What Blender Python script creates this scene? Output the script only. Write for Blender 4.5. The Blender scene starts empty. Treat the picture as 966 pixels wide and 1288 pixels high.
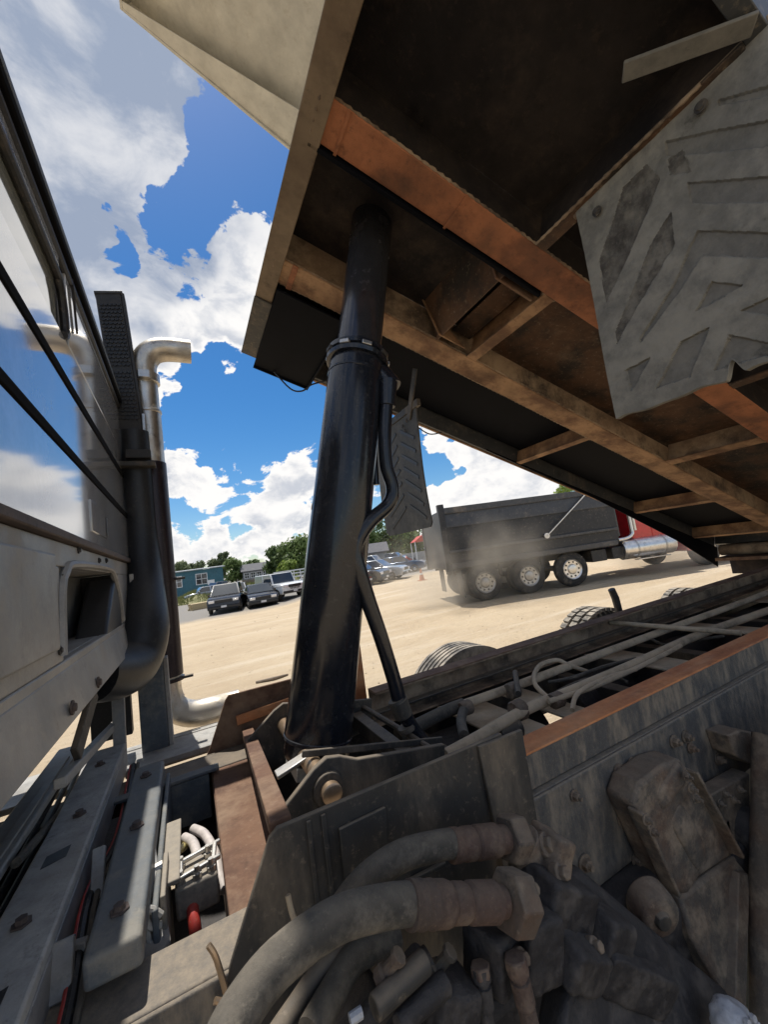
import bpy, bmesh, math, random
from mathutils import Vector, Matrix, noise
random.seed(7)
R = math.radians
scene = bpy.context.scene
col = scene.collection

# ------------------------------------------------------------------ camera
# World axes: X = rearwards along the near truck, Y = across it (away from the camera), Z = up.
CAM = Vector((0, 0, 1.73))
FPX, CX, CY = 500.0, 483.0, 644.0
AX = (Vector((0.88777909, -0.07624712, 0.45391042)),
      Vector((-0.43880062, 0.1574728, 0.88467866)),
      Vector((-0.13893274, -0.98457539, 0.10634378)))
right = Vector((AX[0].x, AX[1].x, AX[2].x)); down = Vector((AX[0].y, AX[1].y, AX[2].y)); fwd = Vector((AX[0].z, AX[1].z, AX[2].z))
cd = bpy.data.cameras.new('camera'); cam = bpy.data.objects.new('camera', cd); col.objects.link(cam)
cd.sensor_fit = 'HORIZONTAL'; cd.sensor_width = 36; cd.lens = 36 * FPX / 966
cd.clip_start = 0.02; cd.clip_end = 3000
m3 = Matrix((right, -down, -fwd)).transposed()
cam.matrix_world = Matrix.Translation(CAM) @ m3.to_4x4()
scene.camera = cam

def ray(px, py):
    c = Vector((px - CX, py - CY, FPX))
    return Vector((AX[0].dot(c), AX[1].dot(c), AX[2].dot(c)))
def at(px, py, X=None, Y=None, Z=None):
    """photo pixel -> point on the real plane X=, Y= or Z="""
    d = ray(px, py)
    for i, v in enumerate((X, Y, Z)):
        if v is not None:
            return CAM + d * ((v - CAM[i]) / d[i])

# ------------------------------------------------------------------ world, sun, exposure
SUN = Vector((-0.045, 0.34, 0.94)).normalized()
w = bpy.data.worlds.new('World'); scene.world = w; w.use_nodes = True
nt = w.node_tree; nt.nodes.clear()
def WN(t, **k):
    n = nt.nodes.new(t)
    for a, b in k.items(): setattr(n, a, b)
    return n
sky = WN('ShaderNodeTexSky', sky_type='NISHITA', sun_disc=False)
sky.sun_elevation = math.asin(SUN.z); sky.sun_rotation = math.atan2(SUN.x, SUN.y)
sky.air_density = 1.0; sky.dust_density = 0.4; sky.ozone_density = 3.0
tc = WN('ShaderNodeTexCoord')
def wmath(op, a, b=None, c=None):
    n = WN('ShaderNodeMath', operation=op)
    for i, v in enumerate((a, b, c)):
        if v is None: continue
        if isinstance(v, (int, float)): n.inputs[i].default_value = v
        else: nt.links.new(v, n.inputs[i])
    return n.outputs[0]
def wrange(v, a, b, c=0.0, d=1.0):
    n = WN('ShaderNodeMapRange', interpolation_type='SMOOTHSTEP')
    nt.links.new(v, n.inputs[0])
    for i, q in enumerate((a, b, c, d)): n.inputs[i + 1].default_value = q
    return n.outputs[0]
vec = tc.outputs['Generated']
def wnoise(scale, detail, rough, off=(0, 0, 0), dist=0.0):
    mp = WN('ShaderNodeMapping'); mp.inputs['Location'].default_value = off
    mp.inputs['Scale'].default_value = (1, 1, 1.7)
    nt.links.new(vec, mp.inputs[0])
    n = WN('ShaderNodeTexNoise'); nt.links.new(mp.outputs[0], n.inputs['Vector'])
    n.inputs['Scale'].default_value = scale; n.inputs['Detail'].default_value = detail
    n.inputs['Roughness'].default_value = rough; n.inputs['Distortion'].default_value = dist
    return n.outputs[0]
# cloud banks: (direction through photo pixel, angular radius in degrees, weight)
GREY = [(0, 20, 20, .6), (95, 140, 13, .5), (0, 240, 16, .5), (165, 85, 11, .45), (50, 290, 7, .30), (40, -140, 28, .5)]
BANKS = [(240, 150, 5, .40), (200, 225, 5, .42), (140, 285, 7, .45), (300, 325, 6, .65), (318, 400, 7, .50), (200, 400, 8, .45), (150, 365, 6, .35), (255, 450, 6, .38), (322, 275, 3.5, .40),
         (212, 505, 3.5, .40), (232, 582, 4.0, .46), (276, 557, 2.2, .34), (335, 600, 6.5, .60), (385, 588, 5, .50), (258, 622, 3.5, .40),
         (300, 675, 5, .40), (360, 672, 5, .42), (235, 690, 4, .38), (600, 615, 5.5, .62), (655, 600, 6, .55), (560, 645, 4, .50),
         (566, 570, 2, .36), (541, 548, 1.8, .34),
         (285, 200, 8, -.95), (320, 150, 6, -.5), (205, 335, 6.5, -1.3), (138, 330, 3.5, -.9), (255, 255, 5, -.9), (235, 470, 3, -.6), (320, 520, 10, -.85), (245, 530, 4, -.45), (300, 648, 3.5, -.55), (235, 655, 3, -.40), (545, 600, 3, -.55), (640, 545, 5, -.5), (330, 430, 30, -.15)]
wn_ = WN('ShaderNodeTexNoise'); nt.links.new(vec, wn_.inputs['Vector']); wn_.inputs['Scale'].default_value = 11; wn_.inputs['Detail'].default_value = 4
wv_ = WN('ShaderNodeVectorMath', operation='MULTIPLY_ADD'); nt.links.new(wn_.outputs['Color'], wv_.inputs[0]); wv_.inputs[1].default_value = (.17, .17, .17); nt.links.new(vec, wv_.inputs[2])
wo_ = WN('ShaderNodeVectorMath', operation='SUBTRACT'); nt.links.new(wv_.outputs[0], wo_.inputs[0]); wo_.inputs[1].default_value = (.085, .085, .085)
wz_ = WN('ShaderNodeVectorMath', operation='NORMALIZE'); nt.links.new(wo_.outputs[0], wz_.inputs[0]); vec_w = wz_.outputs[0]
def banks(L_):
    acc = None
    for (bx_, by_, rad, wt) in L_:
        d = ray(bx_, by_).normalized()
        dp = WN('ShaderNodeVectorMath', operation='DOT_PRODUCT'); nt.links.new(vec_w, dp.inputs[0]); dp.inputs[1].default_value = d
        g = wrange(dp.outputs['Value'], math.cos(R(rad * 1.25)), math.cos(R(rad * 0.25)), 0, wt)
        acc = g if acc is None else wmath('ADD', acc, g)
    return acc
accG = wmath('MINIMUM', banks(GREY), 0.8)
acc = wmath('ADD', wmath('MAXIMUM', wmath('MINIMUM', banks(BANKS), 0.65), -1.2), accG)
nbig = wnoise(3.1, 3, .5, (1.3, .2, 4.1)); nfine = wnoise(9.0, 10, .66, (7, 3, 1), .35)
F = wmath('ADD', wmath('ADD', acc, wmath('MULTIPLY', wmath('SUBTRACT', nfine, .5), 2.15)), wmath('MULTIPLY', wmath('ADD', wmath('SUBTRACT', nbig, .5), .60), .40))  # constant bias adds unseen cloud all round to neutralise the blue skylight
dens = wrange(F, .22, .36)
soft = wnoise(5.5, 9, .60, (2, 9, 5), .3); puff = wnoise(8.5, 8, .58, (5, 1, 8), .3)
g1 = wmath('MULTIPLY', wrange(accG, .10, .60), wrange(soft, .30, .60, .42, 1.05))
g2 = wmath('MULTIPLY', wrange(puff, .42, .66), wrange(F, .36, .70))
thick = wmath('MAXIMUM', wmath('MULTIPLY', g1, .98), wmath('MULTIPLY', g2, .60))
ccol = WN('ShaderNodeMix', data_type='RGBA'); nt.links.new(thick, ccol.inputs['Factor'])
ccol.inputs['A'].default_value = (1.12, 1.10, 1.08, 1); ccol.inputs['B'].default_value = (.37, .44, .58, 1)
hs = WN('ShaderNodeHueSaturation'); hs.inputs['Saturation'].default_value = 1.38; hs.inputs['Value'].default_value = 1.0
nt.links.new(sky.outputs[0], hs.inputs['Color'])
bg1 = WN('ShaderNodeBackground'); nt.links.new(hs.outputs[0], bg1.inputs[0]); bg1.inputs[1].default_value = 0.075
bg2 = WN('ShaderNodeBackground'); nt.links.new(ccol.outputs['Result'], bg2.inputs[0]); bg2.inputs[1].default_value = 0.58
mx = WN('ShaderNodeMixShader'); nt.links.new(dens, mx.inputs[0]); nt.links.new(bg1.outputs[0], mx.inputs[1]); nt.links.new(bg2.outputs[0], mx.inputs[2])
out = WN('ShaderNodeOutputWorld'); nt.links.new(mx.outputs[0], out.inputs[0])
w.cycles.sampling_method = 'MANUAL'; w.cycles.sample_map_resolution = 1024

sl = bpy.data.lights.new('sun', 'SUN'); sl.energy = 3.3; sl.angle = R(0.53); sl.color = (1, .955, .88)
so = bpy.data.objects.new('sun', sl); col.objects.link(so); so.rotation_euler = SUN.to_track_quat('Z', 'Y').to_euler()
vs = scene.view_settings; vs.view_transform = 'Standard'; vs.look = 'None'; vs.exposure = 0.65; vs.gamma = 1; vs.use_curve_mapping = False
scene.cycles.max_bounces = 8; scene.cycles.diffuse_bounces = 5; scene.cycles.volume_bounces = 1
scene.cycles.use_denoising = True

# ------------------------------------------------------------------ materials
MATS = {}
def mat(name, base, rough=.6, metal=0., dust=None, amount=0., scale=6., bump=.0, bscale=60., up=0., base2=None, b2scale=3., coat=0., spec=.5, streak=None, fine=.5):
    """procedural paint / metal / soil: two-tone base, grime patches, dust lying on upward faces, fine relief"""
    if name in MATS: return MATS[name]
    m = bpy.data.materials.new(name); m.use_nodes = True; t = m.node_tree; N = t.nodes; L = t.links
    b = N['Principled BSDF']
    b.inputs['Roughness'].default_value = rough; b.inputs['Metallic'].default_value = metal
    b.inputs['Coat Weight'].default_value = coat; b.inputs['Specular IOR Level'].default_value = spec
    b.inputs['Coat Roughness'].default_value = .06
    geo = N.new('ShaderNodeNewGeometry'); P = geo.outputs['Position']
    if streak:
        mp = N.new('ShaderNodeMapping'); mp.inputs['Scale'].default_value = streak; L.new(P, mp.inputs[0]); PS = mp.outputs[0]
    else: PS = P
    def nz(sc, det=6, ro=.6, src=None):
        n = N.new('ShaderNodeTexNoise'); L.new(src or P, n.inputs['Vector']); n.inputs['Scale'].default_value = sc
        n.inputs['Detail'].default_value = det; n.inputs['Roughness'].default_value = ro; return n.outputs[0]
    def rng(v, a, c):
        n = N.new('ShaderNodeMapRange'); n.interpolation_type = 'SMOOTHSTEP'; L.new(v, n.inputs[0]); n.inputs[1].default_value = a; n.inputs[2].default_value = c; return n.outputs[0]
    def mix(f, a, c):
        n = N.new('ShaderNodeMix'); n.data_type = 'RGBA'
        if isinstance(f, (int, float)): n.inputs['Factor'].default_value = f
        else: L.new(f, n.inputs['Factor'])
        for k, v in (('A', a), ('B', c)):
            if isinstance(v, tuple): n.inputs[k].default_value = (*v, 1)
            else: L.new(v, n.inputs[k])
        return n.outputs['Result']
    c = tuple(base)
    if base2: c = mix(rng(nz(b2scale, 8, .65, PS), .38, .66), c, tuple(base2))
    v = nz(scale * 4, 5, .7)
    cv = N.new('ShaderNodeHueSaturation'); L.new(rng(v, .2, .8), cv.inputs['Value'])
    vm = N.new('ShaderNodeMapRange'); L.new(v, vm.inputs[0]); vm.inputs[1].default_value = .25; vm.inputs[2].default_value = .75; vm.inputs[3].default_value = .78; vm.inputs[4].default_value = 1.22
    L.new(vm.outputs[0], cv.inputs['Value'])
    if isinstance(c, tuple): cv.inputs['Color'].default_value = (*c, 1)
    else: L.new(c, cv.inputs['Color'])
    c = cv.outputs[0]
    if dust and fine:
        dk = N.new('ShaderNodeHueSaturation'); L.new(c, dk.inputs['Color']); dk.inputs['Value'].default_value = .45
        c = mix(rng(nz(scale * 2.3, 9, .72, PS), .55, .74), c, dk.outputs[0])
        fm = N.new('ShaderNodeMath'); fm.operation = 'MULTIPLY'; L.new(rng(nz(scale * 11, 6, .75), .54, .72), fm.inputs[0]); fm.inputs[1].default_value = fine
        c = mix(fm.outputs[0], c, tuple(dust))
    if dust:
        f = rng(nz(scale, 8, .68, PS), .62 - amount * .45, .80 - amount * .25)
        mm = N.new('ShaderNodeMath'); mm.operation = 'MULTIPLY'; L.new(f, mm.inputs[0]); mm.inputs[1].default_value = min(1, .35 + amount)
        fac = mm.outputs[0]
        if up > 0:
            sx = N.new('ShaderNodeSeparateXYZ'); L.new(geo.outputs['Normal'], sx.inputs[0])
            u0 = rng(sx.outputs[2], .25, .95); un = N.new('ShaderNodeMath'); un.operation = 'MULTIPLY'; L.new(u0, un.inputs[0]); ur = N.new('ShaderNodeMapRange'); L.new(nz(scale * 3, 7, .7), ur.inputs[0]); ur.inputs[1].default_value = .3; ur.inputs[2].default_value = .62; ur.inputs[3].default_value = .35; ur.inputs[4].default_value = 1.0; L.new(ur.outputs[0], un.inputs[1]); u = un.outputs[0]; um = N.new('ShaderNodeMath'); um.operation = 'MULTIPLY'; L.new(u, um.inputs[0]); um.inputs[1].default_value = up
            mxn = N.new('ShaderNodeMath'); mxn.operation = 'MAXIMUM'; L.new(fac, mxn.inputs[0]); L.new(um.outputs[0], mxn.inputs[1]); fac = mxn.outputs[0]
        c = mix(fac, c, tuple(dust))
        rr = N.new('ShaderNodeMapRange'); L.new(fac, rr.inputs[0]); rr.inputs[3].default_value = rough; rr.inputs[4].default_value = .92; L.new(rr.outputs[0], b.inputs['Roughness'])
        if metal:
            rm = N.new('ShaderNodeMapRange'); L.new(fac, rm.inputs[0]); rm.inputs[3].default_value = metal; rm.inputs[4].default_value = 0; L.new(rm.outputs[0], b.inputs['Metallic'])
    L.new(c, b.inputs['Base Color'])
    if bump:
        bp = N.new('ShaderNodeBump'); bp.inputs['Strength'].default_value = bump; bp.inputs['Distance'].default_value = .01
        L.new(nz(bscale, 8, .7), bp.inputs['Height']); L.new(bp.outputs[0], b.inputs['Normal'])
    if name == 'cab_white': b.inputs['IOR'].default_value = 1.75; b.inputs['Coat IOR'].default_value = 1.7
    MATS[name] = m; return m
DUST = (.34, .28, .20); GDUST = (.27, .215, .155)
M = {
 'cab_white': mat('cab_white', (.44, .455, .48), .10, .06, (.38, .37, .34), .10, 2.5, .008, 25, coat=1, base2=(.45, .46, .48), b2scale=1.2, fine=0),
 'cab_lower': mat('cab_lower', (.27, .275, .28), .40, 0, (.36, .33, .28), .40, 5, .15, 60, up=.45, base2=(.21, .21, .21), b2scale=4, fine=.6),
 'rubber': mat('rubber', (.02, .02, .022), .5, 0, GDUST, .08, 8, .05, 80),
 'seal': mat('flat_seal', (.010, .010, .011), .9, spec=.04),
 'glass': mat('cab_glass_reflection', (.30, .31, .27), .03, 0, (.35, .35, .30), .05, 3, 0, coat=1),  # pale cloud reflection is put into the glass colour
 'lip': mat('lip_rust', (.075, .055, .048), .7, 0, (.17, .125, .10), .3, 9, .2),
 'black': mat('black_paint', (.012, .0145, .021), .19, 0, (.075, .074, .076), .16, 4, .04, 14, up=.25, streak=(1, 1, .12)),
 'rod': mat('dirty_rod', (.06, .062, .072), .17, .55, (.035, .032, .03), .18, 5, .03, 30),
 'steel': mat('bright_steel', (.50, .49, .47), .32, .9, DUST, .25, 9, .08, 60, up=.3),
 'chrome': mat('chrome', (.66, .63, .58), .38, 1, (.46, .42, .35), .40, 7, .03, 20, base2=(.50, .45, .38), b2scale=4),
 'shield': mat('heat_shield', (.022, .014, .020), .35, .3, (.10, .07, .06), .15, 6, .05, 30),
 'mesh': mat('mesh_black', (.018, .017, .017), .55, 0, (.10, .09, .08), .2, 10, .1),
 'duct': mat('duct_black', (.014, .016, .020), .45, 0, (.09, .085, .08), .15, 5, .05, 40, up=.4),
 'bluegrey': mat('blue_grey_paint', (.085, .105, .125), .55, 0, (.26, .235, .19), .36, 7, .2, 50, up=.40),
 'dustwhite': mat('dusty_white_beam', (.42, .41, .385), .8, 0, (.22, .20, .17), .36, 6, .3, 50, base2=(.30, .29, .275), b2scale=8, fine=.5),
 'rail': mat('rail_black', (.032, .031, .030), .6, 0, GDUST, .36, 3.2, .12, 50, up=.75, streak=(1, 1, .35)),
 'railpaint': mat('rail_chipped', (.070, .070, .071), .6, 0, (.29, .24, .18), .44, 15, .35, 70, up=.85, streak=(1, 1, .35), fine=.7),
 'rust_top': mat('rust_orange', (.55, .22, .085), .85, 0, (.56, .34, .20), .45, 5, .25, 60, base2=(.36, .125, .052), b2scale=7, streak=(.35, 1, 1)),
 'rust_brown': mat('rust_brown', (.16, .085, .050), .85, 0, (.26, .18, .12), .45, 4, .25, 50, base2=(.10, .050, .032), b2scale=5),
 'sill_tan': mat('bed_primer_tan', (.25, .185, .12), .8, 0, (.13, .09, .06), .30, 3.5, .18, 40, base2=(.17, .12, .078), b2scale=4),
 'rust_inner': mat('rust_inner', (.27, .185, .12), .9, 0, (.45, .34, .23), .45, 3.5, .2, 50, base2=(.06, .045, .035)),
 'sill': mat('bed_primer', (.42, .25, .135), .8, 0, (.10, .060, .036), .40, 4.5, .30, 40, base2=(.17, .085, .045), b2scale=5, fine=.6),
 'sill_red': mat('bed_primer_red', (.42, .16, .072), .8, 0, (.10, .055, .036), .36, 4.5, .30, 40, base2=(.19, .075, .038), b2scale=4, fine=.6),
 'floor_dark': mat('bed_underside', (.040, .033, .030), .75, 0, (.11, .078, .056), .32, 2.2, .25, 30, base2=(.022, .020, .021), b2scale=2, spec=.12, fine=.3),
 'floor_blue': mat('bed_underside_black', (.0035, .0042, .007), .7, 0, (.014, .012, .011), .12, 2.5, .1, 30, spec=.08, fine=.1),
 'floor_rust': mat('bed_underside_rust', (.11, .055, .028), .8, 0, (.24, .185, .13), .16, 3.4, .6, 22, base2=(.022, .017, .014), b2scale=3.6, fine=.7),
 'cream': mat('bed_cream', (.52, .50, .435), .5, 0, (.38, .34, .27), .22, 1.6, .05, 20, streak=(1, .3, 1)),
 'bedside': mat('bed_side_paint', (.055, .058, .062), .45, 0, DUST, .25, 2, .05, 20),
 'flap': mat('dusty_rubber', (.205, .198, .175), .9, 0, (.30, .285, .245), .45, 5, .25, 90, base2=(.165, .16, .145), b2scale=3, fine=.25),
 'flap_worn': mat('worn_rubber', (.065, .058, .050), .8, 0, (.22, .205, .175), .46, 9, .3, 60),
 'flap_rec': mat('dusty_rubber_recess_dark', (.155, .150, .136), .9, 0, (.22, .21, .185), .40, 6, .25, 90, fine=.25),
 'flap_far': mat('far_rubber', (.075, .078, .080), .8, 0, (.17, .165, .15), .35, 6, .2, 70),
 'hose': mat('dusty_hose', (.052, .048, .042), .85, 0, (.215, .185, .145), .42, 9, .35, 90, up=.55),
 'fit': mat('dirty_fitting', (.068, .051, .042), .75, 0, (.20, .155, .115), .42, 12, .6, 60, up=.5, base2=(.10, .055, .042)),
 'grease': mat('greasy_black', (.016, .015, .018), .6, 0, (.10, .088, .080), .42, 14, .5, 60, up=.55),
 'casting': mat('dirty_casting', (.085, .076, .066), .75, 0, (.30, .235, .17), .44, 11, .5, 60, up=.55, base2=(.12, .075, .052), b2scale=6),
 'pipe': mat('dusty_pipe', (.28, .225, .16), .85, 0, (.55, .44, .31), .75, 6, .2, 60, up=.9),
 'copper': mat('bright_pin', (.55, .40, .27), .35, .8),
 'chip': mat('chipped_base', (.50, .49, .46), .5, .4, (.05, .045, .04), .42, 26, .3, 60),
 'wire': mat('wire_black', (.012, .012, .013), .5),
 'white_hose': mat('white_hose', (.55, .50, .47), .5, 0, DUST, .2, 9),
 'red_hose': mat('red_hose', (.42, .045, .035), .5, 0, DUST, .2, 9),
 'yellow_hose': mat('yellow_hose', (.40, .34, .14), .5, 0, DUST, .2, 9),
 'valve': mat('valve_alloy', (.20, .185, .165), .6, .3, (.36, .31, .24), .5, 12, .2, 60, up=.8),
 'tyre': mat('tyre', (.030, .029, .028), .85, 0, (.20, .17, .13), .40, 6, .15, 60, up=.2),
 'rib_dust': mat('tyre_dusty', (.09, .085, .08), .85, 0, (.42, .37, .30), .6, 7, .1, 60),
 'capwhite': mat('white_cap', (.42, .43, .46), .35, 0, (.16, .15, .15), .3, 16, .15, 50),
}

# ------------------------------------------------------------------ mesh helpers
class MB:
    def __init__(s): s.v = []; s.f = []
    def add(s, vs, fs):
        o = len(s.v); s.v += [Vector(q) for q in vs]; s.f += [tuple(i + o for i in f) for f in fs]; return s
    def box(s, a, b):
        x0, y0, z0 = a; x1, y1, z1 = b
        return s.add([(x0,y0,z0),(x1,y0,z0),(x1,y1,z0),(x0,y1,z0),(x0,y0,z1),(x1,y0,z1),(x1,y1,z1),(x0,y1,z1)],
                     [(3,2,1,0),(4,5,6,7),(0,1,5,4),(1,2,6,5),(2,3,7,6),(3,0,4,7)])
    def prism(s, pts, vec):
        pts = [Vector(p) for p in pts]; vec = Vector(vec); n = len(pts)
        nrm = Vector((0, 0, 0))
        for i in range(n): nrm += (pts[i] - pts[0]).cross(pts[(i + 1) % n] - pts[0])
        if nrm.dot(vec) > 0: pts = pts[::-1]
        vs = pts + [p + vec for p in pts]
        return s.add(vs, [tuple(range(n)), tuple(range(2 * n - 1, n - 1, -1))] + [(j, i, i + n, j + n) for i in range(n) for j in [(i + 1) % n]])
    def bar(s, p0, p1, wd, ht, up=(0, 0, 1)):
        p0 = Vector(p0); p1 = Vector(p1); d = (p1 - p0).normalized(); sd = d.cross(Vector(up))
        if sd.length < 1e-4: sd = d.cross(Vector((1, 0, 0)))
        sd.normalize(); u = sd.cross(d).normalized()
        return s.prism([p0 - sd*wd/2 - u*ht/2, p0 + sd*wd/2 - u*ht/2, p0 + sd*wd/2 + u*ht/2, p0 - sd*wd/2 + u*ht/2], p1 - p0)
    def tube(s, path, r, n=14, caps=True, steps=0):
        path = [Vector(p) for p in path]
        rs = list(r) if isinstance(r, (list, tuple)) else [r] * len(path)
        if steps:
            np_, nr = [], []
            for i in range(len(path) - 1):
                p0 = path[max(i-1,0)]; p1 = path[i]; p2 = path[i+1]; p3 = path[min(i+2, len(path)-1)]
                for k in range(steps):
                    t = k / steps
                    np_.append(.5 * ((2*p1) + (-p0+p2)*t + (2*p0-5*p1+4*p2-p3)*t*t + (-p0+3*p1-3*p2+p3)*t**3)); nr.append(rs[i]*(1-t)+rs[i+1]*t)
            np_.append(path[-1]); nr.append(rs[-1]); path, rs = np_, nr
        vs, fs = [], []; prev = None
        for i, p in enumerate(path):
            d = (path[min(i+1, len(path)-1)] - path[max(i-1, 0)])
            if d.length < 1e-7: d = prev_d
            d = d.normalized(); prev_d = d
            if prev is None:
                a = d.orthogonal().normalized()
            else:
                a = prev - d * prev.dot(d)
                a = a.normalized() if a.length > 1e-5 else d.orthogonal().normalized()
            prev = a; b = d.cross(a)
            for k in range(n):
                t = 2 * math.pi * k / n; vs.append(p + (a * math.cos(t) + b * math.sin(t)) * rs[i])
        for i in range(len(path) - 1):
            for k in range(n):
                k2 = (k + 1) % n; fs.append((i*n+k, i*n+k2, (i+1)*n+k2, (i+1)*n+k))
        if caps: fs.append(tuple(range(n - 1, -1, -1))); fs.append(tuple(range((len(path)-1)*n, len(path)*n)))
        return s.add(vs, fs)
    def rings(s, p, d, prof, n=24, caps=True):
        """solid of revolution about axis d through p; prof = [(distance along axis, radius)]"""
        d = Vector(d).normalized(); p = Vector(p); a = d.orthogonal().normalized(); b = d.cross(a); vs = []; fs = []
        for (h, r) in prof:
            for k in range(n):
                t = 2*math.pi*k/n; vs.append(p + d*h + (a*math.cos(t) + b*math.sin(t))*max(r, 1e-4))
        for i in range(len(prof)-1):
            for k in range(n):
                k2 = (k+1) % n; fs.append((i*n+k, i*n+k2, (i+1)*n+k2, (i+1)*n+k))
        if caps: fs.append(tuple(range(n-1, -1, -1))); fs.append(tuple(range((len(prof)-1)*n, len(prof)*n)))
        return s.add(vs, fs)
    def build(s, name, material, parent=None, bevel=0., smooth=35, seg=2, sub=0):
        me = bpy.data.meshes.new(name); me.from_pydata(s.v, [], s.f); me.update()
        me.materials.append(M[material] if isinstance(material, str) else material)
        if smooth:
            me.polygons.foreach_set('use_smooth', [True] * len(me.polygons)); me.set_sharp_from_angle(angle=R(smooth))
        o = bpy.data.objects.new(name, me); col.objects.link(o)
        if parent is not None:
            o.parent = parent
            if parent.get('world_root'): o.matrix_parent_inverse = Matrix.Translation(-parent.location)
        if bevel:
            b = o.modifiers.new('bevel', 'BEVEL'); b.width = bevel; b.segments = seg; b.limit_method = 'ANGLE'; b.angle_limit = R(40)
        return o
def tag(o, label=None, cat=None, group=None, kind=None):
    for k, v in (('label', label), ('category', cat), ('group', group), ('kind', kind)):
        if v: o[k] = v
    return o
def empty(name, loc, rz=0, world=False):
    e = bpy.data.objects.new(name, None); col.objects.link(e); e.location = loc; e.rotation_euler.z = rz; e.empty_display_size = .3
    if world: e['world_root'] = 1
    return e
def kids(o): return [c for c in col.objects if c.parent == o]
def copy_tree(o, parent=None):
    c = o.copy(); col.objects.link(c)
    if parent is not None: c.parent = parent
    for ch in kids(o): copy_tree(ch, c)
    return c
def slab(pts, vec): return MB().prism(pts, vec)
def lerp(a, b, t): return Vector(a) * (1 - t) + Vector(b) * t
def sstep(a, b, x):
    t = min(1, max(0, (x - a) / (b - a))); return t * t * (3 - 2 * t)

# ------------------------------------------------------------------ ground
def gz(x, y):
    dip = -.47 * sstep(11, 24, y) * sstep(9.5, 4, x)
    berm = .0
    return dip + .02 * noise.noise((x * .5, y * .5, 0)) * sstep(2, 8, abs(x) + abs(y) - 1) + berm
def ground():
    xs = [-600, -300, -150, -80, -50] + [-35 + i * 1.0 for i in range(90)] + [60, 90, 150, 300, 600]
    ys = [-300, -120, -60, -30] + [-14 + i * 1.0 for i in range(70)] + [60, 75, 100, 150, 250, 450, 900]
    vs = [(x, y, gz(x, y)) for y in ys for x in xs]; nx = len(xs)
    fs = [(j*nx+i, j*nx+i+1, (j+1)*nx+i+1, (j+1)*nx+i) for j in range(len(ys)-1) for i in range(nx-1)]
    m = bpy.data.materials.new('sandy_yard'); m.use_nodes = True; t = m.node_tree; N = t.nodes; L = t.links; b = N['Principled BSDF']
    b.inputs['Roughness'].default_value = .95; b.inputs['Specular IOR Level'].default_value = .15
    g = N.new('ShaderNodeNewGeometry')
    def nz(sc, mpv, det=8, ro=.65):
        mp = N.new('ShaderNodeMapping'); mp.inputs['Rotation'].default_value = (0, 0, R(-20)); mp.inputs['Scale'].default_value = mpv; L.new(g.outputs['Position'], mp.inputs[0])
        n = N.new('ShaderNodeTexNoise'); L.new(mp.outputs[0], n.inputs['Vector']); n.inputs['Scale'].default_value = sc; n.inputs['Detail'].default_value = det; n.inputs['Roughness'].default_value = ro; return n.outputs[0]
    def ramp(f, a, c, A, B):
        r = N.new('ShaderNodeMapRange'); r.interpolation_type = 'SMOOTHSTEP'; L.new(f, r.inputs[0]); r.inputs[1].default_value = a; r.inputs[2].default_value = c
        n = N.new('ShaderNodeMix'); n.data_type = 'RGBA'; L.new(r.outputs[0], n.inputs['Factor'])
        for k, v in (('A', A), ('B', B)):
            if isinstance(v, tuple): n.inputs[k].default_value = (*v, 1)
            else: L.new(v, n.inputs[k])
        return n.outputs['Result']
    c = ramp(nz(.5, (1, 1, 1)), .35, .7, (.50, .40, .275), (.43, .335, .225))
    c = ramp(nz(.55, (.18, 1.6, 1)), .50, .68, c, (.55, .46, .34))
    c = ramp(nz(.9, (.10, 2.2, 1), 6), .60, .74, c, (.44, .355, .25))
    c = ramp(nz(1.7, (1, .8, 1), 10, .72), .54, .80, c, (.42, .335, .235))
    c = ramp(nz(7, (1, 1, 1)), .58, .78, c, (.32, .25, .17))
    c = ramp(nz(26, (1, 1, 1), 5), .60, .75, c, (.55, .47, .36))
    # paved strip further off: greyer gravel
    sx = N.new('ShaderNodeSeparateXYZ'); L.new(g.outputs['Position'], sx.inputs[0])
    ad = N.new('ShaderNodeMath'); ad.operation = 'MULTIPLY_ADD'; L.new(nz(.35, (1, 1, 1)), ad.inputs[0]); ad.inputs[1].default_value = 5.0; L.new(sx.outputs[1], ad.inputs[2])
    c = ramp(ad.outputs[0], 26.5, 29.5, c, (.24, .225, .205))
    L.new(c, b.inputs['Base Color'])
    bp = N.new('ShaderNodeBump'); bp.inputs['Strength'].default_value = .8; bp.inputs['Distance'].default_value = .10
    L.new(nz(5, (1, 1, 1), 10, .7), bp.inputs['Height']); L.new(bp.outputs[0], b.inputs['Normal'])
    o = MB().add(vs, fs).build('ground', m, smooth=180); tag(o, kind='structure')
ground()
def stones():
    mb = MB(); rnd = random.Random(3)
    for i in range(260):
        y = 3.2 + 17 * rnd.random() ** 1.6; x = -1 + rnd.random() * (4 + y * .85); r = rnd.uniform(.006, .016) * (1 + y * .05)
        c = Vector((x, y, gz(x, y) + r * .3))
        vs = [c + Vector((q[0]*rnd.uniform(.7,1.3), q[1]*rnd.uniform(.7,1.3), q[2]*.7)) * r for q in ((1,0,0),(-1,0,0),(0,1,0),(0,-1,0),(0,0,1),(0,0,-1))]
        mb.add(vs, [(0,2,4),(2,1,4),(1,3,4),(3,0,4),(2,0,5),(1,2,5),(3,1,5),(0,3,5)])
    tag(mb.build('loose_stones', mat('stone', (.46, .37, .26), .95, 0, (.25, .2, .15), .3, 9)), 'small tan stones strewn over the sandy yard', 'stones', kind='stuff')
stones()

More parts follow.
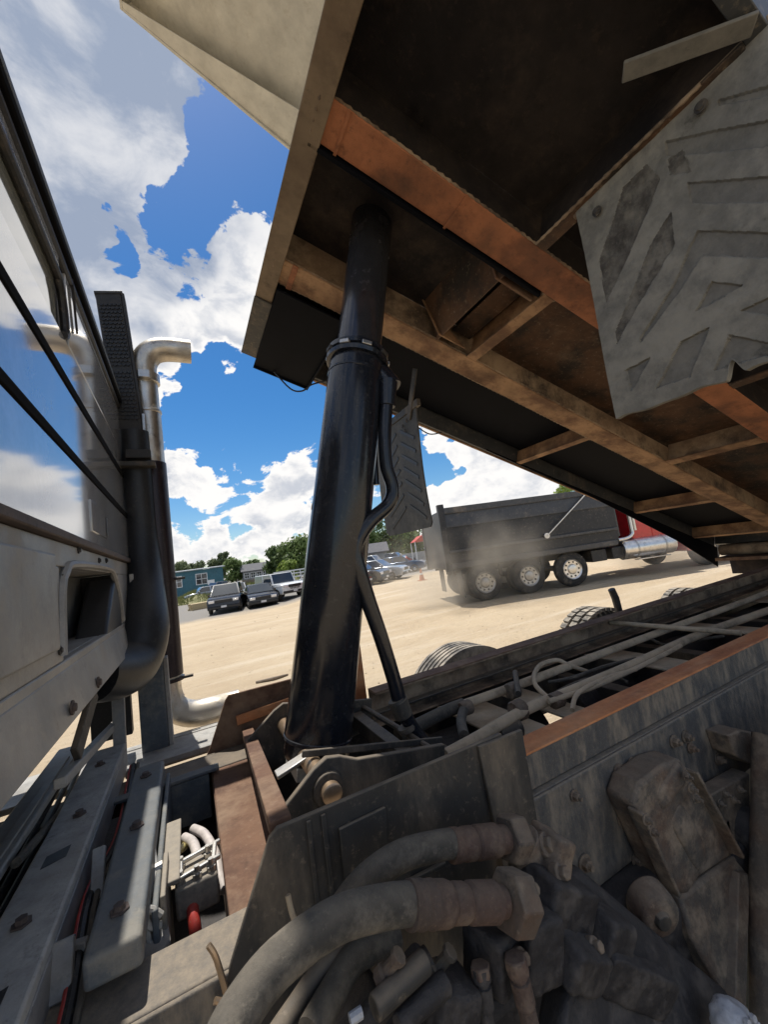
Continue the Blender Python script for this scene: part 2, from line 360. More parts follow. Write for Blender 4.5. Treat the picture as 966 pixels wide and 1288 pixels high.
# ================================================================== NEAR DUMP TRUCK
truck = empty('dump_truck', (0, 1.575, 0), world=True)
tag(truck, 'dump truck with raised bed in the foreground, seen between cab and hoist', 'dump truck')
def part(mb, name, m, parent=truck, bevel=.003, **k): return mb.build(name, m, parent, bevel=bevel, **k)
YC = 1.575

# ---- chassis rails
def channel(y0, y1, z0, z1, x0, x1, t, open_dir):
    """C channel along X; web on the side away from open_dir"""
    wy = (y0, y0 + t) if open_dir > 0 else (y1 - t, y1)
    mb = MB(); mb.box((x0, wy[0], z0), (x1, wy[1], z1))
    iy = (wy[1], y1) if open_dir > 0 else (y0, wy[0])
    mb.box((x0, iy[0], z1 - t), (x1, iy[1], z1)); mb.box((x0, iy[0], z0), (x1, iy[1], z0 + t)); return mb
part(channel(1.00, 1.150, .60, .94, -2.6, 7.0, .012, 1), 'frame_rail', 'railpaint', bevel=.008, seg=3)
part(channel(1.975, 2.15, .60, .94, -2.6, 7.0, .012, -1), 'frame_rail', 'rail', bevel=.008, seg=3)
sn = part(channel(1.03, 1.115, .9435, 1.046, .865, 6.5, .008, 1), 'subframe_rail', 'railpaint')
part(slab([(.865, 1.027, 1.0465), (6.5, 1.027, 1.0465), (6.5, 1.118, 1.0465), (.865, 1.118, 1.0465)], (0, 0, .008)), 'rust_strip', 'rust_top', sn)
sf = part(channel(1.94, 2.03, .885, 1.046, .80, 6.5, .010, -1), 'subframe_rail', 'rust_inner')
part(slab([(.80, 1.938, 1.0465), (6.5, 1.938, 1.0465), (6.5, 2.033, 1.0465), (.80, 2.033, 1.0465)], (0, 0, .006)), 'rust_strip', 'rust_brown', sf)
# crossmembers and tilted floor plates between the rails
for x0, x1, z in ((1.15, 1.42, .885), (1.52, 1.72, .87), (2.35, 2.65, .88), (3.3, 3.6, .88), (4.4, 4.8, .88)):
    part(slab([(x0, 1.2, z), (x1, 1.2, z - .03), (x1, 1.94, z - .03), (x0, 1.94, z + .0)], (0, 0, -.012)), 'crossmember', 'pipe', bevel=.004)
for x in (.95, 2.1, 2.95, 4.0):
    part(MB().box((x, 1.19, .62), (x + .09, 1.97, .80)), 'crossmember', 'rail', bevel=.006)
# bolts on the outer web of the near rail
def bolt(p, r=.013, h=.014, m='casting', parent=truck, d=(0, -1, 0)):
    mb = MB(); mb.rings(p, d, [(0, r * 1.5), (.004, r * 1.5), (.004, r * 1.5)], 12); mb.rings(Vector(p), d, [(.004, r), (h, r * .96), (h + .002, r * .8)], 6)
    if h > .01: mb.rings(p, d, [(h, r * .5), (h + .012, r * .48)], 8)
    return part(mb, 'bolt', m, parent, bevel=0)
for (px, py, r) in ((778, 970, .013), (795, 962, .013), (847, 932, .012), (862, 926, .012), (903, 954, .012), (868, 940, .010), (722, 1000, .009),
                    (783, 1028, .014), (735, 1085, .013), (800, 1080, .011), (930, 990, .012), (920, 940, .011)):
    bolt(at(px, py, Y=.998), r * 1.35, .018)

# ---- hoist cradle
cr = part(slab([(.137, 1.012, 1.164), (.80, 1.012, 1.158), (.80, 1.012, .60), (-.01, 1.012, .60), (-.01, 1.012, .88), (.022, 1.012, .955), (.118, 1.012, 1.15)], (0, -.014, 0)), 'hoist_cradle', 'rail', bevel=.003)
part(slab([(.70, .996, 1.157), (.868, .996, 1.152), (.868, .996, .80), (.72, .996, .80)], (0, -.012, 0)), 'side_plate', 'rail', cr)
part(slab([at(425, 1040, Y=.997), at(483, 1012, Y=.997), at(489, 1082, Y=.997), at(432, 1108, Y=.997)], (0, -.010, 0)), 'wear_pad', 'rail', cr)
for x in (.20, .235): part(MB().box((x, .992, .72), (x + .012, .9975, 1.155)), 'weld_rib', 'rail', cr)
part(MB().bar(at(395, 1170, Y=.99), at(560, 1085, Y=.99), .012, .012), 'weld_rib', 'rail', cr)
# far side plate, rusty inside
part(slab([(.137, 2.16, 1.17), (.80, 2.16, 1.165), (.80, 2.16, .60), (-.01, 2.16, .60), (-.01, 2.16, .88), (.035, 2.16, .955), (.12, 2.16, 1.15)], (0, .014, 0)), 'side_plate', 'rust_brown', cr)
part(slab([(.71, 2.13, .95), (.83, 2.13, .95), (.83, 2.13, 1.255), (.74, 2.13, 1.262), (.71, 2.13, 1.15)], (0, .012, 0)), 'stop_tab', 'rust_top', cr)
# sloped front plate and top bar
part(MB().prism([(.028, 1.028, .935), (.215, 1.028, .935), (.215, 2.158, .935), (.036, 2.158, .935)], (0, 0, -.012)), 'front_plate', 'rust_brown', cr)
part(MB().box((.030, 1.028, .66), (.042, 2.158, .9225)), 'front_plate', 'rust_brown', cr)
part(MB().bar((.150, 1.030, 1.145), (.205, 2.155, .985), .05, .035), 'top_bar', 'rust_brown', cr)
part(MB().bar((.16, 2.145, 1.05), (.71, 2.145, 1.08), .012, .045), 'inner_rib', 'rust_top', cr)
# pin ears in front of the cylinder foot, pin, foot plate, ties
def ear(y):
    pts = [at(349, 1028, Y=1.25), at(372, 998, Y=1.25), at(395, 968, Y=1.25), at(411, 953, Y=1.25), at(428, 951, Y=1.25), at(450, 955, Y=1.25), at(560, 936, Y=1.25), at(560, 990, Y=1.25), at(470, 1040, Y=1.25), at(380, 1085, Y=1.25)]
    return slab([Vector((p.x, y, p.z)) for p in pts], (0, .022, 0))
part(ear(1.25), 'pin_ear', 'rail', cr, bevel=.004); part(ear(1.86), 'pin_ear', 'rail', cr, bevel=.004)
pc = at(413, 991, Y=1.25)
part(MB().rings(Vector((pc.x, 1.205, pc.z)), (0, 1, 0), [(0, .024), (.004, .030), (.70, .030)], 20), 'hinge_pin', 'copper', cr, bevel=0)
part(MB().rings(Vector((pc.x, 1.235, pc.z)), (0, 1, 0), [(0, .048), (.014, .050)], 24), 'pin_boss', 'rail', cr)
part(MB().bar(at(380, 948, Y=1.4), at(556, 930, Y=1.4), .012, .022), 'tie_bar', 'rail', cr)
part(MB().tube([at(445, 882, Y=1.95), at(500, 915, Y=1.6), at(548, 946, Y=1.3)], .012, 10), 'tie_rod', 'rail', cr, bevel=0)
part(MB().bar(at(347, 975, Y=1.45), at(388, 948, Y=1.45), .05, .012), 'tie_bar', 'steel', cr)
part(MB().bar((.22, 1.2, .93), (.22, 2.1, .93), .04, .05), 'inner_beam', 'rail', cr)
part(MB().bar((.66, 1.2, .99), (.66, 2.1, .99), .05, .06), 'inner_beam', 'rail', cr)

# ---- hoist cylinder
c0 = Vector((.385, 1.59, 1.02)); c1 = Vector((.795, 1.59, 2.665)); ax = (c1 - c0).normalized(); Lc = (c1 - c0).length
cyl = part(MB().rings(c0, ax, [(0, .118), (.02, .128), (Lc - .03, .128), (Lc, .124)], 64), 'hoist_cylinder', 'black', bevel=0, smooth=40)
part(MB().rings(c0 - ax * .05, ax, [(0, .128), (.045, .132)], 4), 'foot_plate', 'chip', cyl)
collar = part(MB().rings(c0 + ax * (Lc - .055), ax, [(0, .130), (.004, .143), (.022, .146), (.026, .134), (.034, .134), (.038, .143), (.060, .143), (.066, .128), (.075, .104)], 48), 'collar', 'black', cyl, bevel=0)
a_ = ax.orthogonal().normalized(); b_ = ax.cross(a_)
for k in range(9):
    t = 2 * math.pi * k / 9 + .35
    rd = a_ * math.cos(t) + b_ * math.sin(t); tg = ax.cross(rd)
    p = c0 + ax * (Lc - .02) + rd * .142
    part(MB().bar(p - tg * .022, p + tg * .022, .016, .020, up=ax), 'collar_lug', 'steel' if k % 3 else 'rail', cyl)
part(MB().rings(c1, ax, [(-.02, .104), (.3, .104), (.5, .104), (.98, .104), (1.0, .10)], 56), 'rod', 'rod', cyl, bevel=0)
part(MB().rings(c1 + ax * 1.02 + Vector((0, -.16, 0)), (0, 1, 0), [(0, .05), (.32, .05)], 20), 'top_pin', 'rail', cyl)
for k, (h, t0, t1) in enumerate(((.42, .3, .9), (.95, 1.9, 2.3), (1.28, 1.2, 1.7))):
    P_ = [c0 + ax * (h + .02*math.sin(3*i)) + (a_*math.cos(t0 + (t1-t0)*i/6) + b_*math.sin(t0 + (t1-t0)*i/6)) * .1278 for i in range(7)]
    part(MB().tube(P_, .0022, 6), 'scratch', 'rail', cyl, bevel=0)
for h in (.06, Lc - .12): part(MB().rings(c0 + ax * h, ax, [(0, .1279), (.003, .1305), (.012, .1305), (.015, .1279)], 56), 'weld_ring', 'black', cyl, bevel=0)
# feed pipe on the side of the barrel
Yp = 1.50
fp = part(MB().tube([at(x, y, Y=Yp) for x, y in ((487, 500), (484, 545), (486, 585), (494, 615), (488, 635), (466, 655), (451, 675), (446, 695), (452, 722), (464, 758), (482, 810), (497, 860), (506, 892), (524, 922), (545, 946))],
     [.029, .029, .029, .030, .030, .032, .034, .034, .036, .032, .030, .029, .030, .026, .026], 16, steps=5), 'feed_pipe', 'black', cyl, bevel=0)
part(MB().tube([at(488, 480, Y=Yp), at(487, 512, Y=Yp)], [.045, .036], 16), 'port_boss', 'black', cyl, bevel=.003)
part(MB().tube([at(478, 470, Y=1.54), at(495, 488, Y=1.5)], [.05, .045], 16), 'port_boss', 'black', cyl, bevel=.003)
part(MB().tube([at(500, 880, Y=Yp), at(508, 900, Y=Yp)], [.040, .038], 14), 'hose_clamp', 'rail', cyl, bevel=.003)
part(MB().tube([at(444, 705, Y=1.53), at(436, 735, Y=1.56), at(433, 780, Y=1.575)], [.036, .035, .02], 14), 'weld_boss', 'black', cyl, bevel=0)
part(MB().tube([at(474, 512, Y=1.55), at(471, 560, Y=1.55), at(474, 610, Y=1.55)], .012, 10, steps=4), 'sense_line', 'black', cyl, bevel=0)
for (x, y) in ((500, 872), (512, 905), (522, 925)):
    p = at(x, y, Y=Yp); part(MB().rings(p - Vector((.01, 0, .02)), (.25, -.1, -1), [(0, .034), (.01, .037), (.02, .034)], 14), 'clamp_band', 'rail', cyl, bevel=0)

# ---- dump bed (raised): u = rearwards along the bed, v = across (world Y), w = up from the sill bottoms
TH = math.atan(.37)
def B(u, v, ww): return Vector((.54 + u * math.cos(TH) + ww * math.sin(TH), v, 3.33 - u * math.sin(TH) + ww * math.cos(TH)))
def bbox(u0, u1, v0, v1, w0, w1):
    return MB().prism([B(u0, v0, w0), B(u1, v0, w0), B(u1, v1, w0), B(u0, v1, w0)], B(0, 0, w1) - B(0, 0, w0))
VN, VF = .335, 2.815; UL = 6.1
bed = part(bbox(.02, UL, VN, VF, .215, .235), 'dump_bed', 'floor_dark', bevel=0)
# long sills: web, bottom flange (a slim box section)
part(bbox(-.02, UL - .2, 1.075, 1.235, 0, .012), 'sill_flange', 'sill_red', bed, bevel=.004)
part(bbox(.0, UL - .2, 1.10, 1.112, .0125, .2145), 'sill_web', 'floor_dark', bed)
part(bbox(.0, UL - .2, 1.198, 1.212, .0125, .2145), 'sill_web', 'sill', bed)
part(bbox(-.02, UL - .2, 1.86, 2.03, 0, .012), 'sill_flange', 'sill', bed, bevel=.004)
part(bbox(.0, UL - .2, 1.89, 1.902, .0125, .2145), 'sill_web', 'rust_inner', bed)
part(bbox(.0, UL - .2, 1.99, 2.004, .0125, .2145), 'sill_web', 'sill', bed)
for u in (.10, .62): part(bbox(u, u + .012, 1.07, 1.24, -.004, .0), 'weld_seam', 'sill_red', bed, bevel=0)
part(bbox(.09, .12, 1.85, 2.04, -.006, .0), 'weld_seam', 'sill_red', bed)
part(bbox(.0, 1.22, 1.243, 1.262, -.012, .16), 'doghouse_lip', 'floor_blue', bed)
# front crossmember
part(bbox(-.055, .045, VN, VF + .02, -.012, .0), 'front_flange', 'sill_tan', bed, bevel=.004)
part(bbox(-.055, -.043, VN, VF + .02, .0005, .30), 'front_channel', 'sill_tan', bed)
part(bbox(-.057, .05, 2.20, 2.84, -.0225, -.0125), 'front_flange', 'rail', bed)
# rusty floor between sills, dark panels outboard
part(bbox(1.29, UL - .3, 1.2125, 1.8895, .175, .21), 'floor_panel', 'floor_rust', bed, bevel=0)
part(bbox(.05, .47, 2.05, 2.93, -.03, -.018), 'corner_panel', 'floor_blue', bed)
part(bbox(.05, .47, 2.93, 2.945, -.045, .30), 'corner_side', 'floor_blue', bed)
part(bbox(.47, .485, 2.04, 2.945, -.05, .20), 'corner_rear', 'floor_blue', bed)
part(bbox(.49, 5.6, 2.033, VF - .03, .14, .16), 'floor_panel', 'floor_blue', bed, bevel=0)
# crossmembers
part(bbox(1.235, 1.305, 1.236, 1.859, .0, .012), 'crossmember', 'sill', bed); part(bbox(1.262, 1.274, 1.236, 1.859, .0125, .172), 'crossmember_web', 'sill', bed)
part(bbox(3.33, 3.42, 1.236, 1.859, .0, .012), 'crossmember', 'sill', bed); part(bbox(3.37, 3.382, 1.236, 1.859, .0125, .172), 'crossmember_web', 'rust_inner', bed)
part(bbox(5.0, 5.09, 1.236, 1.859, .0, .012), 'crossmember', 'sill', bed)
for u in (.62, 2.57, 4.38, 5.55):
    part(bbox(u, u + .055, 2.031, VF, .0, .012), 'crossmember', 'sill', bed); part(bbox(u + .02, u + .032, 2.031, VF, .0125, .138), 'crossmember_web', 'sill', bed)
for u in (1.0, 2.57, 4.38, 5.55):
    part(bbox(u, u + .06, VN, 1.074, .0, .012), 'crossmember', 'floor_rust', bed); part(bbox(u + .022, u + .036, VN, 1.074, .0125, .214), 'crossmember_web', 'floor_dark', bed)
def weld(pts, r=.006):
    rnd = random.Random(len(col.objects)); P_ = []; rs = []
    for a, b in zip(pts[:-1], pts[1:]):
        n = max(2, int((b - a).length / .012))
        for k in range(n): P_.append(a.lerp(b, k / n)); rs.append(r * (1 + .35 * math.sin(k * 2.1) + rnd.uniform(-.2, .2)))
    P_.append(pts[-1]); rs.append(r)
    return part(MB().tube(P_, rs, 7), 'weld_bead', 'rust_inner', bed, bevel=0)
for u in (1.235, 1.305, 3.33, 3.42): weld([B(u, 1.236, .002), B(u, 1.236, .012), B(u + .001, 1.25, .012)], .008)
for u in (.62, .675, 2.57, 2.625, 4.38, 4.435): weld([B(u, 2.031, .0), B(u, 2.033, .012), B(u, 2.033, .13)], .008)
weld([B(.02, 1.075, .010), B(2.4, 1.075, .010)], .006); weld([B(.04, 1.858, .012), B(3.3, 1.858, .012)], .006); weld([B(.05, 2.031, .004), B(4.3, 2.031, .004)], .005)
weld([B(1.0, VN + .1, .0), B(1.0, 1.07, .0)], .006); weld([B(-.0, 1.08, -.004), B(0, 1.23, -.004)], .008); weld([B(0, 1.87, -.004), B(0, 2.02, -.004)], .008)
# slanted brace at the near front
part(MB().bar(B(.79, .535, .003), B(.985, .30, .003), .055, .012, up=(0, .2, 1)), 'brace', 'flap_rec', bed)
# doghouse for the rod: rear sloping plates, roof
part(slab([B(1.00, 1.262, .0), B(1.00, 1.858, .0), B(.62, 1.858, .62), B(.62, 1.262, .62)], B(.01, 0, .006) - B(0, 0, 0)), 'doghouse_plate', 'floor_rust', bed)
part(slab([B(.98, 1.80, .0), B(1.18, 1.80, .0), B(1.0, 1.86, .17), B(.80, 1.86, .30)], B(.0, .01, .0) - B(0, 0, 0)), 'gusset', 'sill', bed)
part(slab([B(.98, 1.30, -.0), B(1.22, 1.30, .0), B(1.22, 1.30, .17), B(.86, 1.30, .22)], B(.0, .012, .0) - B(0, 0, 0)), 'gusset', 'rust_brown', bed)
part(slab([B(1.10, 1.262, .13), B(1.235, 1.262, .13), B(1.235, 1.858, .13), B(1.10, 1.858, .13)], B(.0, 0, .01) - B(0, 0, 0)), 'floor_panel', 'floor_rust', bed)
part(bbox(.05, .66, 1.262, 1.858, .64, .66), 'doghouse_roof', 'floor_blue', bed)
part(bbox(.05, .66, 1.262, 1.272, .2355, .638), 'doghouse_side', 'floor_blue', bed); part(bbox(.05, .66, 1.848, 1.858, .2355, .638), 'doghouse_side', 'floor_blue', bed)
# box body: headboard, sides, tailgate, rub rails, cab shield
part(bbox(-.04, .0, VN, VF, .302, 1.62), 'headboard', 'cream', bed)
for v0, v1 in ((VN - .05, VN), (VF, VF + .03)): part(bbox(.0, UL, v0, v1, .01, 1.45), 'side_wall', 'bedside', bed)
part(bbox(.5, UL, VF + .031, VF + .05, .0, .10), 'rub_rail', 'sill', bed); part(bbox(UL, UL + .06, VN, VF, .05, 1.4), 'tailgate', 'bedside', bed)
# cab shield: slopes up and forward from the headboard
pf0 = at(155, 20, Y=2.78); dsl = Vector((math.cos(R(31)), 0, -math.sin(R(31)))); usl = Vector((math.sin(R(31)), 0, math.cos(R(31))))
sh0 = pf0; Ls = 1.35
def S(u, v, ww): return Vector((pf0.x, v, pf0.z)) + dsl * u + usl * ww
part(MB().prism([S(0, VN, 0.1), S(Ls, VN, .1), S(Ls, 2.74, .1), S(0, 2.74, .1)], usl * .012), 'cab_shield', 'cream', bed)
part(MB().prism([S(0, 2.74, 0), S(Ls, 2.74, -.02), S(Ls, 2.74, .115), S(0, 2.74, .115)], (0, .02, 0)), 'shield_lip', 'cream', bed)
part(MB().prism([S(0, 2.70, 0), S(Ls, 2.45, -.0), S(Ls, 2.7395, .0), S(0, 2.7395, .0)], usl * .006), 'shield_lip', 'cream', bed)
part(MB().prism([S(-.02, VN, 0.0), S(-.001, VN, .0), S(-.001, 2.76, .0), S(-.02, 2.76, .0)], usl * .12), 'shield_lip', 'cream', bed)
# far edge trim of the floor and small light gaps are left open by the panels; wiring at the corner
part(MB().tube([B(.20, 2.90, -.03), at(365, 489, Y=2.75), at(380, 492, Y=2.7), at(392, 484, Y=2.65), at(412, 479, Y=2.6)], .006, 8, steps=5), 'wiring', 'wire', bed, bevel=0)
part(MB().tube([at(525, 537, Y=2.6), at(540, 546, Y=2.5), at(556, 544, Y=2.45)], .005, 8, steps=5), 'wiring', 'wire', bed, bevel=0)

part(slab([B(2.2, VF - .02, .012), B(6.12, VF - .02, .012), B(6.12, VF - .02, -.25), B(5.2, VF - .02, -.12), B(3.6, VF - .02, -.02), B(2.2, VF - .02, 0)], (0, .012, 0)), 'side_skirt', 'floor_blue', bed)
part(MB().tube([(6.25, .9, 1.18), (6.25, 2.75, 1.18)], .07, 18), 'hinge_tube', 'rust_inner', bed, bevel=0)
part(MB().box((6.05, 2.06, 1.06), (6.45, 2.75, 1.10)), 'hinge_plate', 'rust_brown', bed)
part(MB().box((6.4, .9, .85), (6.43, 2.75, 1.6)), 'rear_plate', 'floor_dark', bed)
# ---- mud flaps hanging from the bed
def flap(y0, y1, z0, z1, x, m, torn, name='mud_flap'):
    ny, nz_ = 22, 26; th = .012
    def fx(y, z): return x + .018 * math.sin((y - y0) * 6.0) * (z1 - z) / (z1 - z0) + .012 * math.sin(z * 5)
    vs, fs = [], []
    for side in (0, 1):
        for j in range(nz_ + 1):
            for i in range(ny + 1):
                y = y0 + (y1 - y0) * i / ny; zb = z0
                if torn:
                    t = i / ny; zb = z0 + .012 * noise.noise((t * 9, 0, 3)) + (.05 if abs(t - .56) < .03 else 0) + .02 * sstep(.93, 1, t)
                z = zb + (z1 - zb) * j / nz_
                if not torn:
                    if j == 0 and i in (0, ny): z += .03
                vs.append((fx(y, z) + side * th, y, z))
    n1 = (ny + 1) * (nz_ + 1)
    for j in range(nz_):
        for i in range(ny):
            a = j*(ny+1)+i; b = a+1; c = b+ny+1; d = a+ny+1
            fs.append((a, d, c, b)); fs.append((a+n1, b+n1, c+n1, d+n1))
    edge = [i for i in range(ny+1)] + [j*(ny+1)+ny for j in range(1, nz_+1)] + [nz_*(ny+1)+i for i in range(ny-1, -1, -1)] + [j*(ny+1) for j in range(nz_-1, 0, -1)]
    for k in range(len(edge)):
        a = edge[k]; b = edge[(k+1) % len(edge)]; fs.append((a, b, b+n1, a+n1))
    o = MB().add(vs, fs).build(name, m, truck, smooth=50)
    def rib(p, q, wd, mm, h=.005, nseg=6):
        p = Vector((0, *p)); q = Vector((0, *q)); d = (q - p).normalized(); sd = Vector((0, -d.z, d.y)) * wd / 2
        vs, fs = [], []
        for k in range(nseg + 1):
            c = p.lerp(q, k / nseg)
            for sgn in (-1, 1):
                e = c + sd * sgn; xx = fx(e.y, e.z)
                vs.append((xx + .001, e.y, e.z)); vs.append((xx - h, e.y, e.z))
        for k in range(nseg):
            a = k*4; b = a+4
            fs += [(a+1, a+3, b+3, b+1), (a, a+1, b+1, b), (a+3, a+2, b+2, b+3)]
        fs += [(0, 2, 3, 1), (nseg*4, nseg*4+1, nseg*4+3, nseg*4+2)]
        return MB().add(vs, fs).build('tread_rib', mm, o, smooth=30)
    return o, rib
def moulded_flap(y0, y1, z0, z1, x):
    """heavy rubber sheet with a moulded tread: recesses are real steps 9 mm deep"""
    Z8 = lambda L_: [at(680 + a / 2.525, 50 + b / 2.525, X=x) for a, b in L_]
    rec = [[(555, 190), (760, 130), (760, 165), (560, 205)], [(388, 322), (560, 282), (760, 245), (760, 330), (560, 352), (395, 366)], [(455, 452), (760, 430), (760, 515), (468, 516)],
           [(488, 604), (760, 614), (760, 696), (505, 684), (440, 792), (318, 962), (312, 955), (420, 770)],
           [(540, 768), (636, 780), (490, 862)], [(440, 960), (532, 913), (470, 1070), (365, 1108)], [(272, 1050), (347, 1010), (290, 1118)], [(635, 860), (760, 800), (760, 885)],
           [(600, 938), (760, 972), (760, 1010), (700, 1005), (545, 1050)]]
    worn = [[(255, 470), (330, 395), (372, 440), (300, 620), (205, 838), (178, 705)], [(345, 640), (405, 545), (418, 650), (330, 800), (242, 968), (236, 930)], [(395, 380), (440, 345), (470, 420), (400, 430)]]
    rec = [Z8(q_) for q_ in rec]; worn = [Z8(q_) for q_ in worn]
    def inside(P_, y, z):
        c = False; n = len(P_)
        for k in range(n):
            a, b = P_[k], P_[k-1]
            if (a.z > z) != (b.z > z) and y < (b.y - a.y) * (z - a.z) / (b.z - a.z) + a.y: c = not c
        return c
    ny, nz_ = 190, 270; vs = []; fs = []; mi = []
    for j in range(nz_ + 1):
        for i in range(ny + 1):
            t = i / ny; zb = z0 + .014 * noise.noise((t * 8, 0, 3)) + .05 * sstep(.045, .0, abs(t - .60)) + .01 * sstep(.93, 1, t)
            y = y0 + (y1 - y0) * t; z = zb + (z1 - zb) * j / nz_
            h = 0
            if 2 < i < ny and j > 2:
                w_ = .003 * noise.noise((y * 25, z * 25, 0))
                if any(inside(P_, y + w_, z + w_) for P_ in rec): h = .008
                elif any(inside(P_, y + w_ * 3, z + w_ * 3) for P_ in worn): h = .003 + .004 * noise.noise((y * 60, z * 25, 1))
            xx = x + .020 * math.sin((y0 - y) * 5.0) * (z1 - z) / (z1 - z0) + .010 * math.sin(z * 5) + .0015 * noise.noise((y * 30, z * 30, 5))
            vs.append((xx + h, y, z))
    for j in range(nz_):
        for i in range(ny):
            a = j*(ny+1)+i; fs.append((a, a+ny+1, a+ny+2, a+1)); p_ = vs[a]
            mi.append(1 if any(inside(P_, p_[1], p_[2]) for P_ in worn) else (2 if any(inside(P_, p_[1], p_[2]) for P_ in rec) else 0))  # recess shade put into the colour so the moulded relief shows
    nb = len(vs); vs += [(v_[0] + .026, v_[1], v_[2]) for v_ in vs]; nf_ = len(fs)
    for f in fs[:nf_]: fs.append(tuple(q_ + nb for q_ in f[::-1])); mi.append(0)
    edge = [i for i in range(ny+1)] + [j*(ny+1)+ny for j in range(1, nz_+1)] + [nz_*(ny+1)+i for i in range(ny-1, -1, -1)] + [j*(ny+1) for j in range(nz_-1, 0, -1)]
    for k in range(len(edge)):
        a, b = edge[k], edge[(k+1) % len(edge)]; fs.append((a, b, b+nb, a+nb)); mi.append(0)
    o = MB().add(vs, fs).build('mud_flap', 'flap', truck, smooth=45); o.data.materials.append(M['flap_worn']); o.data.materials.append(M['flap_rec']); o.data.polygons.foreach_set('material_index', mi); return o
nf = moulded_flap(.885, .285, 2.112, 2.985, 1.49)
ff, rib = flap(2.245, 2.90, 1.875, 2.76, 1.50, 'flap_far', False)
for k in range(7):
    z = 2.63 - k * .095
    rib((2.30, z - .12), (2.50, z), .022, 'rubber', .005); rib((2.56, z), (2.80, z - .13), .022, 'rubber', .005)
part(MB().bar((1.50, 2.16, 2.955), (1.50, 2.34, 2.66), .05, .012, up=(1, 0, 0)), 'flap_bracket', 'rail', bevel=.003)
part(MB().bar((1.515, 2.20, 2.735), (1.515, 2.86, 2.735), .03, .05), 'flap_bracket', 'rail', bevel=.003)
part(MB().bar((1.51, .28, 2.99), (1.51, .90, 2.985), .02, .05), 'flap_bracket', 'rust_inner', bevel=.003)
bolt(Vector((1.49, .80, 2.90)), .012, .006, 'rail', nf, (-1, 0, 0)); bolt(Vector((1.49, .45, 2.93)), .012, .006, 'rail', nf, (-1, 0, 0))
for (y, z) in ((2.36, 2.66), (2.42, 2.64), (2.40, 2.60)): bolt(Vector((1.493, y, z)), .010, .006, 'rail', ff, (-1, 0, 0))

# ---- plumbing between the rails
def pipe(pts, r, m='pipe', name='hydraulic_pipe', steps=4, n=12, z=None, parent=truck):
    return part(MB().tube([at(p[0], p[1], Z=(p[2] if len(p) > 2 else z)) for p in pts], r, n, steps=steps), name, m, parent, bevel=0)
pipe([(583, 886), (650, 862), (762, 820), (860, 784), (966, 745), (1040, 712)], .022, z=.95)
pipe([(560, 950), (600, 928), (660, 893), (720, 868), (800, 834), (880, 798), (966, 768), (1040, 740)], .024, z=.95)
pipe([(690, 882), (740, 866), (790, 845), (830, 826), (856, 812)], .012, z=.965)
pipe([(500, 925), (560, 895), (583, 886)], .030, 'hose', 'hydraulic_hose', z=.95)
pipe([(586, 886), (580, 905), (584, 925)], .022, 'hose', 'hydraulic_hose', z=.95)
pipe([(672, 848, .98), (680, 836, .99), (700, 830, .99), (715, 836, .96), (740, 845, .9)], .012, 'pipe', 'hydraulic_hose', steps=5)
pipe([(672, 848, .98), (674, 862, .96), (690, 878, .93)], .012, 'pipe', 'hydraulic_hose', steps=5)
pipe([(720, 893, .96), (724, 876, .98), (738, 864, .98), (770, 850, .97), (800, 842, .96)], .010, 'pipe', 'hydraulic_hose', steps=5)
pipe([(690, 858, .93), (720, 852, .94), (760, 838, .92), (800, 828, .92)], .009, 'hose', 'cable')
pipe([(700, 870, .90), (735, 855, .93), (772, 852, .9), (790, 858, .88)], .009, 'hose', 'cable')
pipe([(812, 800, .9), (840, 812, .9), (870, 806, .9), (910, 800, .9)], .010, 'hose', 'cable')
pipe([(768, 783, 1.0), (932, 796, 1.0)], .016, 'pipe', 'tie_bar', steps=0)
for (x, y, r) in ((645, 868, .036), (652, 893, .04), (586, 890, .03), (700, 880, .032)):
    p = at(x, y, Z=.95); part(MB().rings(p - Vector((.03, 0, .0)), (1, 0, 0), [(0, r), (.01, r * 1.15), (.05, r * 1.15), (.06, r)], 10), 'pipe_fitting', 'casting', bevel=0)
part(MB().tube([at(648, 845, Z=1.0), at(652, 872, Z=.97)], .014, 8), 'pipe_bracket', 'rail', bevel=0)
part(MB().tube([at(625, 925, Z=.9), at(625, 925, Z=.9) + Vector((.12, 0, 0))], [.045, .045], 16), 'drive_shaft', 'rail', bevel=.004)

part(MB().tube([(.3, 1.575, .62), (2.0, 1.575, .60), (3.4, 1.575, .52), (5.0, 1.575, .52)], .065, 16), 'drive_shaft', 'grease', bevel=0)  # shaft and tanks added to block the sunlit ground between the rails
for x0, x1, y in ((.9, 1.65, 1.36), (.95, 1.7, 1.80), (1.95, 2.75, 1.36), (2.0, 2.8, 1.80), (2.95, 3.9, 1.36), (3.0, 3.9, 1.82), (4.1, 5.2, 1.36), (4.1, 5.2, 1.82)):
    part(MB().tube([(x0, y, .66), (x0 + .05, y, .66), (x1 - .05, y, .66), (x1, y, .66)], [.10, .155, .155, .10], 20), 'blocker_tank', 'grease', bevel=0)
part(MB().box((.85, .90, .28), (2.1, .99, .50)), 'blocker_spring', 'grease', bevel=.02)  # dark boxes added here to block bright ground behind the hanger
part(MB().box((.55, .93, .25), (1.75, 1.18, .595)), 'blocker_box', 'grease', bevel=.02)
